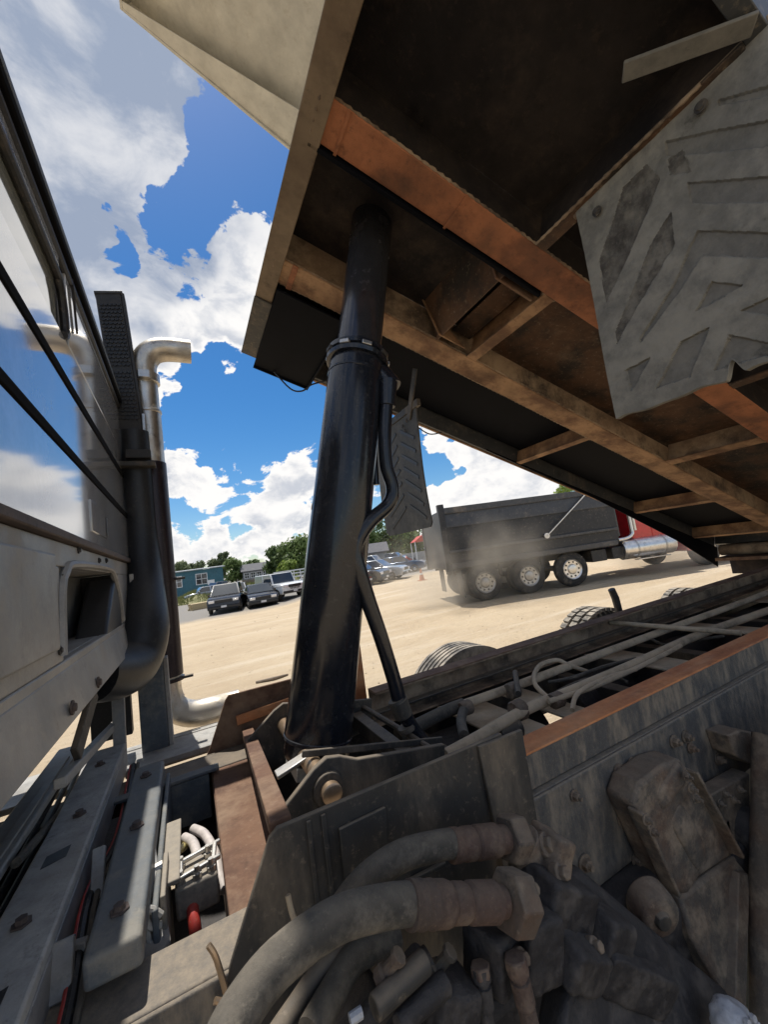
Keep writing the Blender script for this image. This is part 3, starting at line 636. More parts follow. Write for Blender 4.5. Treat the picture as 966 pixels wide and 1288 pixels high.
# ---- far-side wheels of this truck seen over the rail, near-side wheels beyond the frame
def tyre_mb(r, wd, lug, n=48):
    mb = MB(); h = wd / 2
    mb.rings((0, -h, 0), (0, 1, 0), [(0, r*.56), (.0, r*.60), (.01, r*.80), (.035, r*.93), (.06, r*.985), (h, r), (wd-.06, r*.985), (wd-.035, r*.93), (wd-.01, r*.80), (wd, r*.60), (wd, r*.56)], n, False)
    return mb
def wheel(x, y, lug, r=.485, wd=.29):
    t = part(tyre_mb(r, wd, lug), 'wheel', 'tyre', bevel=0, smooth=40)
    for vtx in t.data.vertices: vtx.co += Vector((x, y, r))
    tb = MB()
    if lug:
        for k in range(40):
            a = 2*math.pi*k/40
            for s, off in ((-1, 0), (1, .5), (0, .25)):
                aa = a + off*2*math.pi/40; y0 = s*.095
                d = Vector((math.cos(aa), 0, math.sin(aa))); tg = Vector((-d.z, 0, d.x)); c = d*(r+.006) + Vector((0, y0, 0))
                sk = Vector((0, .036, 0)); l = tg*.030
                q = [c - l*.75 - sk, c + l - sk*.8, c + l*.75 + sk, c - l + sk*.8]
                tb.prism([p - d*.02 for p in q], d*.032)
        ob = tb.build('tread', 'rib_dust', t)
    else:
        for y0 in (-.11, -.065, -.02, .025, .07, .115):
            tb.rings((0, y0 - .017, 0), (0, 1, 0), [(0, r*.97), (.002, r+.008), (.030, r+.008), (.032, r*.97)], 64)
        ob = tb.build('tread', 'rib_dust', t)
    for vtx in ob.data.vertices: vtx.co += Vector((x, y, r))
    s = -1 if y < YC else 1
    part(MB().rings((x, y - s*wd*.48, r), (0, s, 0), [(0, r*.57), (.03, r*.57), (.05, r*.54), (wd*.7, r*.50), (wd*.72, r*.2), (wd*.97, r*.17), (wd*.98, .02)], 32), 'rim', 'steel', t, bevel=0)
    return t
for (x, lug, z) in ((1.83, False, 0), (3.38, True, 0), (4.82, True, 0)):
    wheel(x + (.12 if x < 4 else .30) if lug else x, 2.70 if lug else 2.62, lug, (.462 if x < 4 else .425) if lug else .48)
    for y in ((.70, .37) if lug else (.53,)): wheel(x + (.25 if not lug else 0), y, lug)
for x in (1.83, 3.38, 4.82): part(MB().tube([(x, .7, .5), (x, 1.3, .5), (x, 1.575, .5), (x, 1.9, .5), (x, 2.5, .5)], [.08, .09, .19, .09, .08], 16), 'axle', 'grease', bevel=0)
part(MB().tube([at(779, 770, Y=2.2), at(774, 752, Y=2.2), at(769, 741, Y=2.2)], [.028, .030, .028], 10), 'flap_post', 'rubber', bevel=.003)

# ---- cab (rear wall faces the gap)
CX0 = -.275
def cab_panel(y0, y1, z0, z1, name, m, d=.012, parent=None, x=CX0):
    return part(MB().box((x - .03, y0, z0), (x + d - .012, y1, z1)), name, m, parent, bevel=.003)
cab = part(MB().box((-2.1, .50, 1.89), (-.30, 2.62, 2.86)), 'cab', 'rubber', bevel=.03, seg=4)
part(MB().box((-2.1, .50, 1.46), (-.46, 2.62, 1.888)), 'cab_shell', 'rubber', cab)
YN, YF = .515, 2.60
cab_panel(YN, YF, 2.160, 2.358, 'back_panel', 'cab_white', parent=cab)
cab_panel(YN, YF, 1.905, 2.130, 'back_panel', 'cab_white', parent=cab, x=CX0 + .004)
cab_panel(YN, YF, 2.392, 2.518, 'back_panel', 'cab_white', parent=cab)
cab_panel(1.475, YF, 2.522, 2.775, 'back_panel', 'cab_white', parent=cab)
cab_panel(YN, 1.40, 2.700, 2.775, 'window_header', 'cab_white', parent=cab, x=CX0 + .001)
cab_panel(YN, 1.385, 2.530, 2.692, 'rear_window', 'glass', parent=cab, x=CX0 - .010)
part(MB().tube([(CX0, YN, 2.696), (CX0, 1.30, 2.696), (CX0, 1.39, 2.68), (CX0, 1.425, 2.62), (CX0, 1.435, 2.54), (CX0, 1.41, 2.522)], .012, 10, steps=4), 'window_seal', 'rubber', cab, bevel=0)
part(MB().tube([(CX0 - .004, YN, 2.787), (CX0 - .004, YF, 2.787)], .014, 10), 'roof_seal', 'rubber', cab, bevel=0)
part(MB().box((CX0 - .04, YN - .02, 2.80), (CX0 + .02, YF, 2.835)), 'roof_gutter', 'seal', cab, bevel=.006)
part(MB().tube([(CX0 + .005, YN, 2.853), (CX0 + .005, YF, 2.853)], .013, 10), 'roof_highlight', 'bluegrey', cab, bevel=0)  # grey tube stands for the highlight strip along the black gutter
part(MB().box((-2.0, .55, 2.862), (CX0 + .010, YF - .02, 2.915)), 'roof_cap', 'rubber', cab, bevel=.015, seg=3)
part(MB().box((CX0 - .03, YN, 2.3585), (CX0 + .004, YF, 2.3915)), 'belt_seal', 'seal', cab, bevel=.003)
part(MB().box((CX0 - .03, YN, 2.1305), (CX0 + .008, YF, 2.1595)), 'belt_seal', 'seal', cab, bevel=.003)
part(MB().box((CX0 - .03, YN, 1.880), (CX0 + .014, YF, 1.903)), 'bottom_lip', 'lip', cab, bevel=.004)
hp = [at(110, 627, X=CX0 + .006), at(130, 645, X=CX0 + .006), at(133, 667, X=CX0 + .006), at(112, 660, X=CX0 + .006)]
part(MB().box((CX0 - .01, 1.62, 1.945), (CX0 + .008, 1.90, 2.055)), 'access_hatch', 'cab_white', cab, bevel=.003)
part(MB().box((CX0 + .002, 1.875, 1.955), (CX0 + .012, 1.895, 2.03)), 'hatch_latch', 'rubber', cab)
part(MB().tube([at(97, 420, X=CX0+.006), at(90, 350, X=CX0+.006), at(83, 312, X=CX0+.006)], .004, 6), 'panel_seam', 'rubber', cab, bevel=0)
# lower fairing with recessed pocket
zb, zt = 1.455, 1.878; py0, py1, pz0, pz1 = 1.25, 2.20, 1.585, 1.815
fx0, fx1 = CX0 - .03, CX0 - .004
lf = part(MB().box((fx0, YN, pz1), (fx1, YF, zt)), 'lower_fairing', 'cab_lower', bevel=.003)
def lfp(a, b, name='fairing_panel', m='cab_lower', bevel=.004): return part(MB().box(a, b), name, m, lf, bevel=bevel)
lfp((fx0, YN, zb), (fx1, YF, pz0)); lfp((fx0, YN, pz0 + .0005), (fx1, py0, pz1 - .0005)); lfp((fx0, py1, pz0 + .0005), (fx1, YF, pz1 - .0005))
lfp((fx0 - .13, py0 - .02, pz0 - .02), (fx0 - .115, py1 + .02, pz1 + .02), 'pocket_back')
lfp((fx0 - .115, py0 - .02, pz1 + .0005), (fx0 - .0005, py1 + .02, pz1 + .012), 'pocket_top'); lfp((fx0 - .115, py0 - .02, pz0 - .012), (fx0 - .0005, py1 + .02, pz0 - .0005), 'pocket_sill')
lfp((fx0 - .115, py1 + .0005, pz0), (fx0 - .0005, py1 + .012, pz1), 'pocket_side', 'rubber'); lfp((fx0 - .115, py0 - .012, pz0), (fx0 - .0005, py0 - .0005, pz1), 'pocket_side')
part(MB().prism([(fx1 + .001, 1.82, pz0 - .01), (fx1 + .001, 2.22, pz0 - .01), (fx1 + .001, 2.22, pz1 - .02), (fx1 + .001, 2.10, pz1 - .02)], (-.1, 0, 0)), 'grab_handle', 'duct', lf, bevel=.012)
rim_pts = [(1.23, 1.60), (1.25, 1.75), (1.30, 1.80), (1.40, 1.825), (1.95, 1.83), (2.08, 1.80), (2.18, 1.72), (2.24, 1.60)]
part(MB().tube([(fx1 + .001, y, z) for y, z in rim_pts], .012, 8, steps=4), 'pocket_rim', 'cab_lower', lf, bevel=0)
lfp((fx1 + .0005, YN, 1.62), (fx1 + .014, 1.17, 1.84), 'raised_panel', bevel=.02)
part(MB().prism([(fx1 + .001, YN, 1.565), (fx1 + .022, YN, 1.450), (fx1 + .022, YF - .30, 1.450), (fx1 + .001, YF - .3, 1.565)], (-.008, 0, 0)), 'lower_lip', 'cab_lower', lf)
for (x, y) in ((98, 692), (124, 705), (133, 705), (78, 727), (74, 818)):
    bolt(at(x, y, X=fx1), .007, .006, 'rubber', lf, (1, 0, 0))
for (x, y) in ((123, 858), (90, 890)): bolt(at(x, y, X=fx1 + .02), .011, .008, 'lip', lf, (1, 0, 0))
# underside of the cab floor
part(MB().box((-2.0, .62, 1.40), (fx0 - .02, 2.50, 1.45)), 'cab_floor', 'grease', lf)

# ---- cab rear mount beams across the frame
part(MB().box((-.43, .70, 1.02), (-.305, 2.30, 1.05)), 'cab_crossbeam', 'dustwhite', bevel=.006)
part(MB().box((-.318, .70, .93), (-.305, 2.30, 1.018)), 'cab_crossbeam', 'cab_lower', bevel=.003)
part(MB().box((-.56, .70, 1.06), (-.47, 2.35, 1.085)), 'cab_crossbeam', 'cab_lower', bevel=.006)
part(MB().box((-.235, 1.06, .985), (-.135, 1.96, 1.045)), 'frame_crossmember', 'bluegrey', bevel=.010, seg=3)
part(MB().box((-.132, 1.20, .80), (-.118, 1.96, .99)), 'frame_crossmember', 'bluegrey', bevel=.004)
part(MB().box((-.117, 1.30, .965), (-.075, 1.60, .977)), 'valve_bracket', 'valve', bevel=.003)
part(MB().prism([at(150, 1285, Y=1.09), at(215, 1180, Y=1.2), at(195, 1060, Y=1.42), at(183, 1060, Y=1.42), at(176, 1200, Y=1.19)], (0, 0, -.02)), 'gusset', 'cab_lower', bevel=.004)
part(MB().bar((-.36, 1.95, .955), (.06, 1.95, .955), .05, .012), 'rail_flange', 'bluegrey', bevel=.003)
part(MB().box((-.16, 1.93, .78), (.02, 1.942, .945)), 'rail_gusset', 'bluegrey', bevel=.003)
part(MB().box((-.30, 1.19, .40), (.60, 1.96, .585)), 'blocker_case', 'grease', bevel=.04)  # dark cases added to block sunny ground showing through the gap
part(MB().box((-1.2, .95, .42), (-.32, 2.2, .60)), 'blocker_case', 'grease', bevel=.04)
for (x, y) in ((-.36, .86), (-.375, 1.25), (-.36, 1.7), (-.37, 2.1), (-.185, 1.16), (-.185, 1.5), (-.19, 1.85)):
    zz = 1.0505 if x < -.3 else 1.0455
    part(MB().rings((x, y, zz), (0, 0, 1), [(0, .020), (.004, .020), (.0045, .012), (.014, .0118)], 6), 'bolt', 'lip', bevel=.001)
for (y, w_) in ((1.45, .055), (1.02, .04)): part(MB().prism([(-.395, y, 1.0506), (-.345, y + .02, 1.0506), (-.345, y + w_ + .02, 1.0506), (-.395, y + w_, 1.0506)], (0, 0, .0008)), 'slot', 'rubber', bevel=0)
for k, (x0, r, m_) in enumerate(((-.275, .010, 'rubber'), (-.258, .007, 'hose'), (-.285, .006, 'red_hose'))):
    part(MB().tube([(x0, .75, .99 - .01*k), (x0 + .012, 1.05, .95), (x0 - .01, 1.4, .97), (x0 + .01, 1.75, .93), (x0, 2.25, .96)], r, 8, steps=5), 'air_line', m_, bevel=0)
for k in range(4): part(MB().tube([(-.45 - .03*k, .8, 1.00), (-.46 - .03*k, 1.2, .98 - .02*k), (-.44 - .03*k, 1.7, 1.0), (-.47 - .02*k, 2.3, 1.02)], .009, 8, steps=4), 'cable', 'rubber', bevel=0)
part(MB().bar((-.50, .9, 1.088), (-.50, 2.2, 1.088), .025, .008), 'rib', 'cab_lower', bevel=.002)
# upright posts and struts under the cab corner
part(MB().box((-.262, 2.46, .90), (-.142, 2.55, 1.40)), 'cab_mount_post', 'bluegrey', bevel=.008)
part(MB().box((-.1415, 2.465, .90), (-.122, 2.545, 1.36)), 'post_face', 'dustwhite', bevel=.003)
part(MB().bar(at(148, 858, X=-.33), at(152, 965, X=-.33), .05, .03), 'cab_strut', 'cab_lower', bevel=.004)
part(MB().bar(at(150, 905, X=-.36), at(75, 985, X=-.36), .03, .03), 'cab_strut', 'cab_lower', bevel=.004)
part(MB().bar(at(118, 870, X=-.34), at(95, 950, X=-.36), .02, .06), 'cab_strut', 'rail', bevel=.004)
part(MB().bar(at(125, 1065, X=-.27), at(122, 1130, X=-.27), .03, .02), 'mount_stud', 'cab_lower', bevel=.003)
part(MB().bar(at(80, 1180, X=-.29), at(75, 1260, X=-.29), .04, .02), 'mount_stud', 'cab_lower', bevel=.003)
part(MB().bar(at(55, 1205, Z=.97), at(110, 1185, Z=.97), .02, .02), 'mount_stud', 'cab_lower', bevel=.003)
part(MB().box((-.42, 1.32, .66), (-.25, 1.9, .93)), 'transmission_case', 'grease', bevel=.03)
part(MB().box((-1.9, 1.25, .55), (-.62, 1.9, 1.0)), 'engine_block', 'grease', bevel=.05)
part(MB().box((-1.9, .8, 1.1), (-.62, 2.35, 1.395)), 'engine_cover', 'grease', bevel=.05)
part(MB().tube([at(95, 1000, X=-.45), at(60, 1040, X=-.45), at(20, 1085, X=-.45)], .012, 10, steps=3), 'cable', 'hose', bevel=0)
# slotted walkway beyond the far rail
wk = part(MB().box((-.35, 2.55, .80), (.25, 2.58, .93)), 'step_plate', 'dustwhite', bevel=.003)
part(MB().box((-.9, 2.30, .90), (.2, 2.62, .925)), 'step_tread', 'dustwhite', wk, bevel=.003)
for k in range(9): part(MB().box((-.31 + k*.06, 2.546, .84), (-.285 + k*.06, 2.5495, .90)), 'slot', 'rubber', wk, bevel=0)
part(MB().box((-.9, 2.25, .55), (.5, 2.62, .62)), 'tank_strap', 'rail', wk)

# ---- air intake
def quadx(px, py, y): return at(px, py, Y=y)
yi = 2.62
A0, A1, A2, A3 = (quadx(119, 368, yi), quadx(152, 368, yi), quadx(181, 548, yi), quadx(148, 548, yi))
ai = part(slab([A0, A1, A2, A3], (0, .10, 0)), 'air_intake', 'mesh', bevel=.006)
gm = MB()
def q(u, v): return lerp(lerp(A0, A1, u), lerp(A3, A2, u), v) + Vector((0, -.004, 0))
for k in range(31):                      # expanded-metal lattice, one wavy strand per row
    v = .09 + k * .0265
    if .52 < v < .56: continue
    pts = [q(.09 + .82 * i / 10, v + (.008 if (i + k) % 2 else -.008)) for i in range(11)]
    for i in range(10): gm.bar(pts[i], pts[i+1], .006, .0045, up=(0, 1, 0))
tag(part(gm, 'mesh_screen', 'duct', ai, bevel=0), kind='stuff')
e_in, e_out = q(.0, 0), q(1, 0)
part(slab([q(-.03, -.01), q(1.06, -.01), q(1.06, .012), q(-.03, .012)], (0, .11, 0)), 'frame_edge', 'mesh', ai)
part(slab([q(1.0, 0), q(1.12, .01), q(1.10, 1.02), q(.98, 1.0)], (0, .09, 0)), 'frame_edge', 'mesh', ai)
dp = [quadx(168, 545, 2.66), quadx(172, 600, 2.66), quadx(178, 680, 2.66), quadx(181, 735, 2.58), quadx(182, 790, 2.40), quadx(172, 828, 2.32), quadx(152, 846, 2.2), quadx(118, 850, 2.05)]
part(MB().tube(dp, [.085, .088, .092, .098, .112, .112, .108, .102], 20, steps=5), 'intake_duct', 'duct', ai, bevel=0)
for (x0, y0, x1, y1) in ((148, 585, 196, 585), (160, 765, 206, 760)):
    part(MB().bar(quadx(x0, y0, 2.55), quadx(x1, y1, 2.55), .07, .025), 'duct_bracket', 'rail', ai)
part(MB().bar(quadx(158, 572, 2.55), quadx(190, 572, 2.55), .05, .05), 'duct_clamp', 'mesh', ai)
part(MB().tube([quadx(178, 745, 2.5), quadx(178, 768, 2.5)], .012, 8), 'duct_bolt', 'rail', ai, bevel=0)
part(MB().bar(quadx(165, 722, 2.5), quadx(168, 765, 2.5), .012, .02), 'duct_stay', 'dustwhite', ai)
part(MB().tube([quadx(170, 768, 2.5), quadx(176, 790, 2.5), quadx(168, 820, 2.5)], .006, 6, steps=3), 'drain_clip', 'dustwhite', ai, bevel=0)
part(MB().box((-.47, 2.50, 1.02), (-.30, 2.56, 1.30)), 'splash_panel', 'mesh', ai)

# ---- exhaust stack
Xs, Ys = -.132, 2.70
es = part(MB().tube([(Xs, Ys, 1.22), (Xs, Ys, 2.47)], .076, 28), 'exhaust_stack', 'shield', bevel=.004)
part(MB().tube([(Xs, Ys, 2.471), (Xs, Ys, 2.80)], .070, 28), 'upper_pipe', 'chrome', es, bevel=0)
part(MB().tube([(Xs, Ys, 2.80), (Xs - .002, Ys, 3.0), (Xs - .006, Ys, 3.02), (Xs - .006, Ys, 3.07), (Xs + .005, Ys, 3.13), (Xs + .05, Ys, 3.19), (Xs + .13, Ys, 3.215), (Xs + .27, Ys, 3.215)],
     [.066, .066, .070, .072, .074, .074, .073, .072], 28, caps=False, steps=4), 'elbow', 'chrome', es, bevel=0)
part(MB().rings((Xs, Ys, 2.975), (0, 0, 1), [(0, .074), (.002, .079), (.055, .079), (.057, .074)], 28), 'clamp', 'steel', es, bevel=0)
part(MB().bar((Xs - .03, Ys - .085, 3.00), (Xs + .03, Ys - .085, 3.00), .03, .05), 'clamp_lug', 'steel', es)
part(MB().rings((Xs, Ys, 2.78), (0, 0, 1), [(0, .072), (.004, .075), (.02, .075), (.024, .072)], 28), 'clamp', 'chrome', es, bevel=0)
part(MB().tube([(Xs, Ys, 1.225), (Xs, Ys, 1.13), (Xs + .02, Ys, 1.04), (Xs + .10, Ys, .985), (Xs + .20, Ys, .975), (Xs + .36, Ys, .975)], [.062, .062, .070, .072, .072, .072], 24, steps=4), 'lower_elbow', 'chrome', es, bevel=0)
for z in (1.19, 1.755): part(MB().rings((Xs, Ys, z), (0, 0, 1), [(0, .077), (.001, .081), (.018, .081), (.019, .077)], 24), 'clamp', 'shield', es, bevel=0); 
for z in (1.20, 1.762): part(MB().bar((Xs + .07, Ys - .02, z), (Xs + .125, Ys - .02, z), .03, .014), 'clamp_lug', 'rail', es)
part(MB().bar((Xs - .045, Ys - .075, 1.35), (Xs - .02, Ys - .085, 2.75), .018, .012, up=(0, 1, 0)), 'stay_rod', 'steel', es)

# ---- protection valve between the rails with its hoses
vp = Vector((-.045, 1.36, .925))
va = part(MB().box(vp + Vector((-.045, -.05, -.06)), vp + Vector((.06, .06, .02))), 'air_valve', 'valve', bevel=.008)
for dx, dy in ((-.03, -.03), (.01, -.035), (.045, -.03), (-.03, .03), (.04, .035)):
    part(MB().rings(vp + Vector((dx, dy, .02)), (0, 0, 1), [(0, .012), (.012, .012), (.012, .007), (.03, .007)], 10), 'valve_stud', 'steel', va, bevel=0)
for (a, b) in (((-.05, -.04), (.07, -.02)), ((-.04, .03), (.075, .05)), ((-.03, -.04), (-.03, .04)), ((.05, -.03), (.06, .05))):
    part(MB().bar(vp + Vector((a[0], a[1], .035)), vp + Vector((b[0], b[1], .04)), .012, .012), 'valve_line', 'steel', va)
part(MB().tube([at(240, 1122, Y=1.35), at(241, 1140, Y=1.33)], [.020, .022], 12), 'valve_port', 'valve', va, bevel=.003)
def pxtube(pts, r, m, name, parent): return part(MB().tube([at(x, y, Y=yy) for x, y, yy in pts], r, 12, steps=5), name, m, parent, bevel=0)
pxtube([(241, 1128, 1.34), (243, 1150, 1.30), (246, 1172, 1.28), (250, 1230, 1.26)], .015, 'red_hose', 'air_hose', va)
pxtube([(232, 1053, 1.62), (243, 1060, 1.55), (248, 1080, 1.45), (245, 1095, 1.38)], .014, 'white_hose', 'air_hose', va)
pxtube([(243, 1042, 1.65), (258, 1050, 1.58), (271, 1075, 1.48), (276, 1100, 1.42), (282, 1120, 1.38)], .014, 'white_hose', 'air_hose', va)
pxtube([(232, 1064, 1.6), (222, 1073, 1.5), (218, 1090, 1.42), (220, 1100, 1.38)], .012, 'yellow_hose', 'air_hose', va)
br = part(MB().box((-.115, 1.22, .70), (-.103, 1.40, 1.0)), 'valve_bracket', 'valve', va, bevel=.003)
part(MB().tube([at(203, 1150, Y=1.21), at(188, 1143, Y=1.21), at(183, 1155, Y=1.21), at(190, 1165, Y=1.21), at(204, 1162, Y=1.21)], .008, 8, steps=4), 'hook', 'dustwhite', va, bevel=0)
part(MB().tube([at(203, 1180, Y=1.21), at(190, 1184, Y=1.21), at(186, 1172, Y=1.21), at(184, 1140, Y=1.22)], .006, 8, steps=4), 'hook', 'dustwhite', va, bevel=0)
part(MB().tube([at(205, 1087, Y=1.36), at(185, 1098, Y=1.36)], .012, 8), 'valve_stud', 'steel', va, bevel=0)
part(MB().bar(at(183, 1128, Y=1.3), at(210, 1112, Y=1.3), .03, .012), 'valve_line', 'steel', va)
part(MB().tube([at(262, 1188, Y=.99), at(272, 1205, Y=.985), at(285, 1250, Y=.98), at(287, 1260, Y=.98), at(270, 1258, Y=.98)], .006, 8, steps=3), 'wire_hook', 'copper', bevel=0)
part(MB().tube([at(362, 1125, Y=.97), at(368, 1150, Y=.96), at(378, 1172, Y=.95)], .006, 8, steps=3), 'wire_tail', 'pipe', bevel=0)

# ---- hydraulic block, hoses and fittings beside the near rail
yh = .74
def hz(pts, r, m, name, parent=truck, steps=6, n=20): return part(MB().tube([at(p[0], p[1], Y=p[2]) for p in pts], r, n, steps=steps), name, m, parent, bevel=0)
h1 = hz([(270, 1340, .66), (300, 1275, .70), (350, 1210, .72), (420, 1158, .735), (480, 1140, .74), (520, 1135, .74)], .0315, 'hose', 'hydraulic_hose')
def fitting(p0, p1, prof, parent, m='fit', n=22):
    p0 = Vector(p0); p1 = Vector(p1); d = p1 - p0; L = d.length
    return part(MB().rings(p0, d, [(t * L, r) for t, r in prof], n), 'hose_fitting', m, parent, bevel=0)
fa, fb = at(513, 1137, Y=yh), at(632, 1133, Y=yh)
fitting(fa, fb, [(0, 0.0328), (.01, 0.0367), (.03, 0.0367), (.04, 0.0355), (.10, 0.0355), (.11, 0.0367), (.13, 0.0367), (.14, 0.0355), (.20, 0.0355), (.21, 0.0367), (.23, 0.0367), (.24, 0.0355), (.36, 0.0359), (.40, 0.0335), (.42, 0.0281), (.46, 0.0320), (.56, 0.0320), (.60, 0.0273), (.63, 0.0335), (.90, 0.0343), (.93, 0.0273), (1, 0.0273)], h1)
hxp = at(648, 1133, Y=yh)
part(MB().rings(hxp - (fb - fa).normalized() * .028, (fb - fa), [(0, .053), (.004, .057), (.050, .057), (.056, .051)], 6), 'hex_nut', 'casting', h1, bevel=.004)
h2 = hz([(420, 1160, .86), (455, 1112, .86), (500, 1078, .86), (545, 1064, .86), (572, 1060, .86)], .029, 'hose', 'hydraulic_hose')
fc, fd = at(566, 1063, Y=.86), at(640, 1054, Y=.86)
fitting(fc, fd, [(0, 0.0302), (.02, 0.0336), (.12, 0.0336), (.14, 0.0319), (.2, 0.0319), (.22, 0.0336), (.35, 0.0336), (.38, 0.0286), (.42, 0.0344), (.75, 0.0344), (.78, 0.0294), (1, 0.0294)], h2)
part(MB().rings(fd, (fd - fc), [(-.012, .050), (.0, .054), (.034, .054), (.04, .048)], 6), 'hex_nut', 'casting', h2, bevel=.004)
part(MB().tube([at(655, 1052, Y=.86), at(662, 1075, Y=.86), at(664, 1110, Y=.86)], [.045, .046, .046], 16, steps=4), 'elbow_fitting', 'casting', h2, bevel=.004)
# lumpy dusty pump body: a displaced rounded block under the fittings
def lumpy(name, cen, size, m, seed, amp=.03, rot=(0, 0, 0), sub=4, parent=truck, fr=9, e=3.2):
    bm = bmesh.new(); bmesh.ops.create_icosphere(bm, subdivisions=sub, radius=1)
    rm = Matrix.Rotation(rot[2], 3, 'Z') @ Matrix.Rotation(rot[1], 3, 'Y') @ Matrix.Rotation(rot[0], 3, 'X')
    for v in bm.verts:
        c = v.co.normalized(); k = (abs(c.x)**e + abs(c.y)**e + abs(c.z)**e) ** (-1 / e)
        p = Vector((c.x*k*size[0], c.y*k*size[1], c.z*k*size[2]))
        p += c * amp * (noise.fractal(p * fr + Vector((seed, 0, 0)), 1, 2, 4))
        v.co = rm @ p + Vector(cen)
    me = bpy.data.meshes.new(name); bm.to_mesh(me); bm.free(); me.materials.append(M[m])
    me.polygons.foreach_set('use_smooth', [True] * len(me.polygons))
    o = bpy.data.objects.new(name, me); col.objects.link(o); o.parent = parent
    if parent.get('world_root'): o.matrix_parent_inverse = Matrix.Translation(-parent.location)
    return o
def caked(name, px, py, Y, size, rot, seed, parent=truck, m='grease', amp=.0035): return lumpy(name, at(px, py, Y=Y), size, m, seed, amp, rot, sub=5, parent=parent, fr=24, e=9)
pb = caked('pump_block', 700, 1128, .80, (.085, .055, .048), (.1, .62, .1), 3)
caked('pump_section', 752, 1172, .785, (.052, .062, .056), (.1, .62, .1), 5, pb); caked('pump_section', 668, 1182, .77, (.052, .05, .062), (0, .25, 0), 8, pb)
caked('pump_section', 728, 1208, .735, (.06, .038, .040), (.3, .62, .1), 11, pb); caked('pump_flange', 690, 1075, .83, (.030, .05, .052), (0, .62, 0), 13, pb, 'casting')
caked('pump_section', 618, 1195, .79, (.04, .05, .05), (0, .2, .3), 15, pb)
pn = part(MB().prism([at(712, 1098, Y=.86), at(735, 1095, Y=.86), at(785, 1138, Y=.83), at(850, 1192, Y=.80), at(918, 1248, Y=.77), at(975, 1330, Y=.73), at(700, 1345, Y=.68), at(715, 1260, Y=.71), at(742, 1170, Y=.78)], (.03, .10, -.04)), 'pump_casing', 'grease', bevel=.025, seg=4)
caked('casing_cover', 800, 1235, .735, (.13, .022, .045), (.25, .70, 0), 17, pn)
lumpy('breather_cap', at(922, 1286, Y=.68), (.050, .042, .042), 'capwhite', 5, .006, (0, .6, 0), sub=4, parent=pn, fr=30, e=2.4)
for k in range(7):
    a = k * 2 * math.pi / 7; p = at(922, 1286, Y=.68) + Vector((.03*math.cos(a), -.035, .028*math.sin(a) + .01)); part(MB().rings(p, (0, -1, .3), [(0, .008), (.008, .007)], 8), 'cap_stud', 'capwhite', pn, bevel=0)
for (x, y, yy, r) in ((688, 1062, .82, .018), (706, 1098, .775, .015), (668, 1118, .775, .012), (748, 1190, .725, .012), (655, 1205, .73, .012)):
    p = at(x, y, Y=yy); d_ = (.25, -.85, .45); mb = MB().rings(p - Vector(d_) * .02, d_, [(0, r*1.5), (.022, r*1.5), (.024, r*1.3)], 14); mb.rings(p, d_, [(0, r), (.016, r), (.018, r*.8)], 6); part(mb, 'cap_bolt', 'casting', pn, bevel=.0015)
# drop fittings below the block
for (xa, ya, xb, yb, yy, r, mm) in ((648, 1205, 672, 1310, .715, .017, 'fit'), (604, 1215, 616, 1310, .75, .015, 'grease')):
    pa, pb2 = at(xa, ya, Y=yy), at(xb, yb, Y=yy - .02); d_ = pb2 - pa; L_ = d_.length
    o_ = part(MB().rings(pa, d_, [(0, r*1.25), (L_*.18, r*1.25), (L_*.19, r*.9), (L_*.25, r*.9), (L_*.26, r*1.15), (L_*.55, r*1.15), (L_*.57, r), (L_, r)], 14), 'drop_fitting', mm, bevel=0)
    part(MB().rings(pa - d_.normalized()*.004, d_, [(0, r*1.35), (.018, r*1.4)], 6), 'hex_nut', 'fit', o_, bevel=.003)
# smaller lines in the dark under the big hose
hz([(390, 1300, .80), (420, 1245, .84), (450, 1200, .86), (500, 1180, .86)], .026, 'hose', 'hydraulic_hose')
hz([(440, 1320, .78), (480, 1262, .78), (540, 1205, .78)], .022, 'grease', 'hydraulic_hose')
hz([(330, 1330, .82), (370, 1270, .86), (410, 1215, .88), (455, 1190, .88)], .020, 'rail', 'hydraulic_hose')
part(MB().tube([at(440, 1282, Y=.70), at(455, 1272, Y=.70)], .008, 8), 'hose_end', 'capwhite', bevel=0)
part(MB().tube([at(470, 1268, Y=.72), at(535, 1208, Y=.74)], [.018, .020], 12), 'valve_spool', 'rail', bevel=.003)
part(MB().tube([at(500, 1290, Y=.72), at(560, 1235, Y=.74)], [.016, .020], 12), 'valve_spool', 'grease', bevel=.003)
caked('valve_body', 560, 1262, .77, (.05, .05, .045), (0, .5, 0), 33); caked('valve_body', 500, 1300, .84, (.12, .05, .05), (0, -.5, 0), 37)
caked('valve_body', 420, 1290, .90, (.10, .03, .06), (0, -.4, 0), 39)
for k, (x, y) in enumerate(((478, 1232), (545, 1225), (585, 1262))):
    p = at(x, y, Y=.755 + .01*(k % 3)); part(MB().rings(p, (.5, -.3, .55), [(0, .017), (.016, .017), (.017, .011), (.045, .011), (.046, .015), (.056, .015)], 8), 'valve_fitting', ('casting', 'rail', 'fit')[k % 3], bevel=.001)

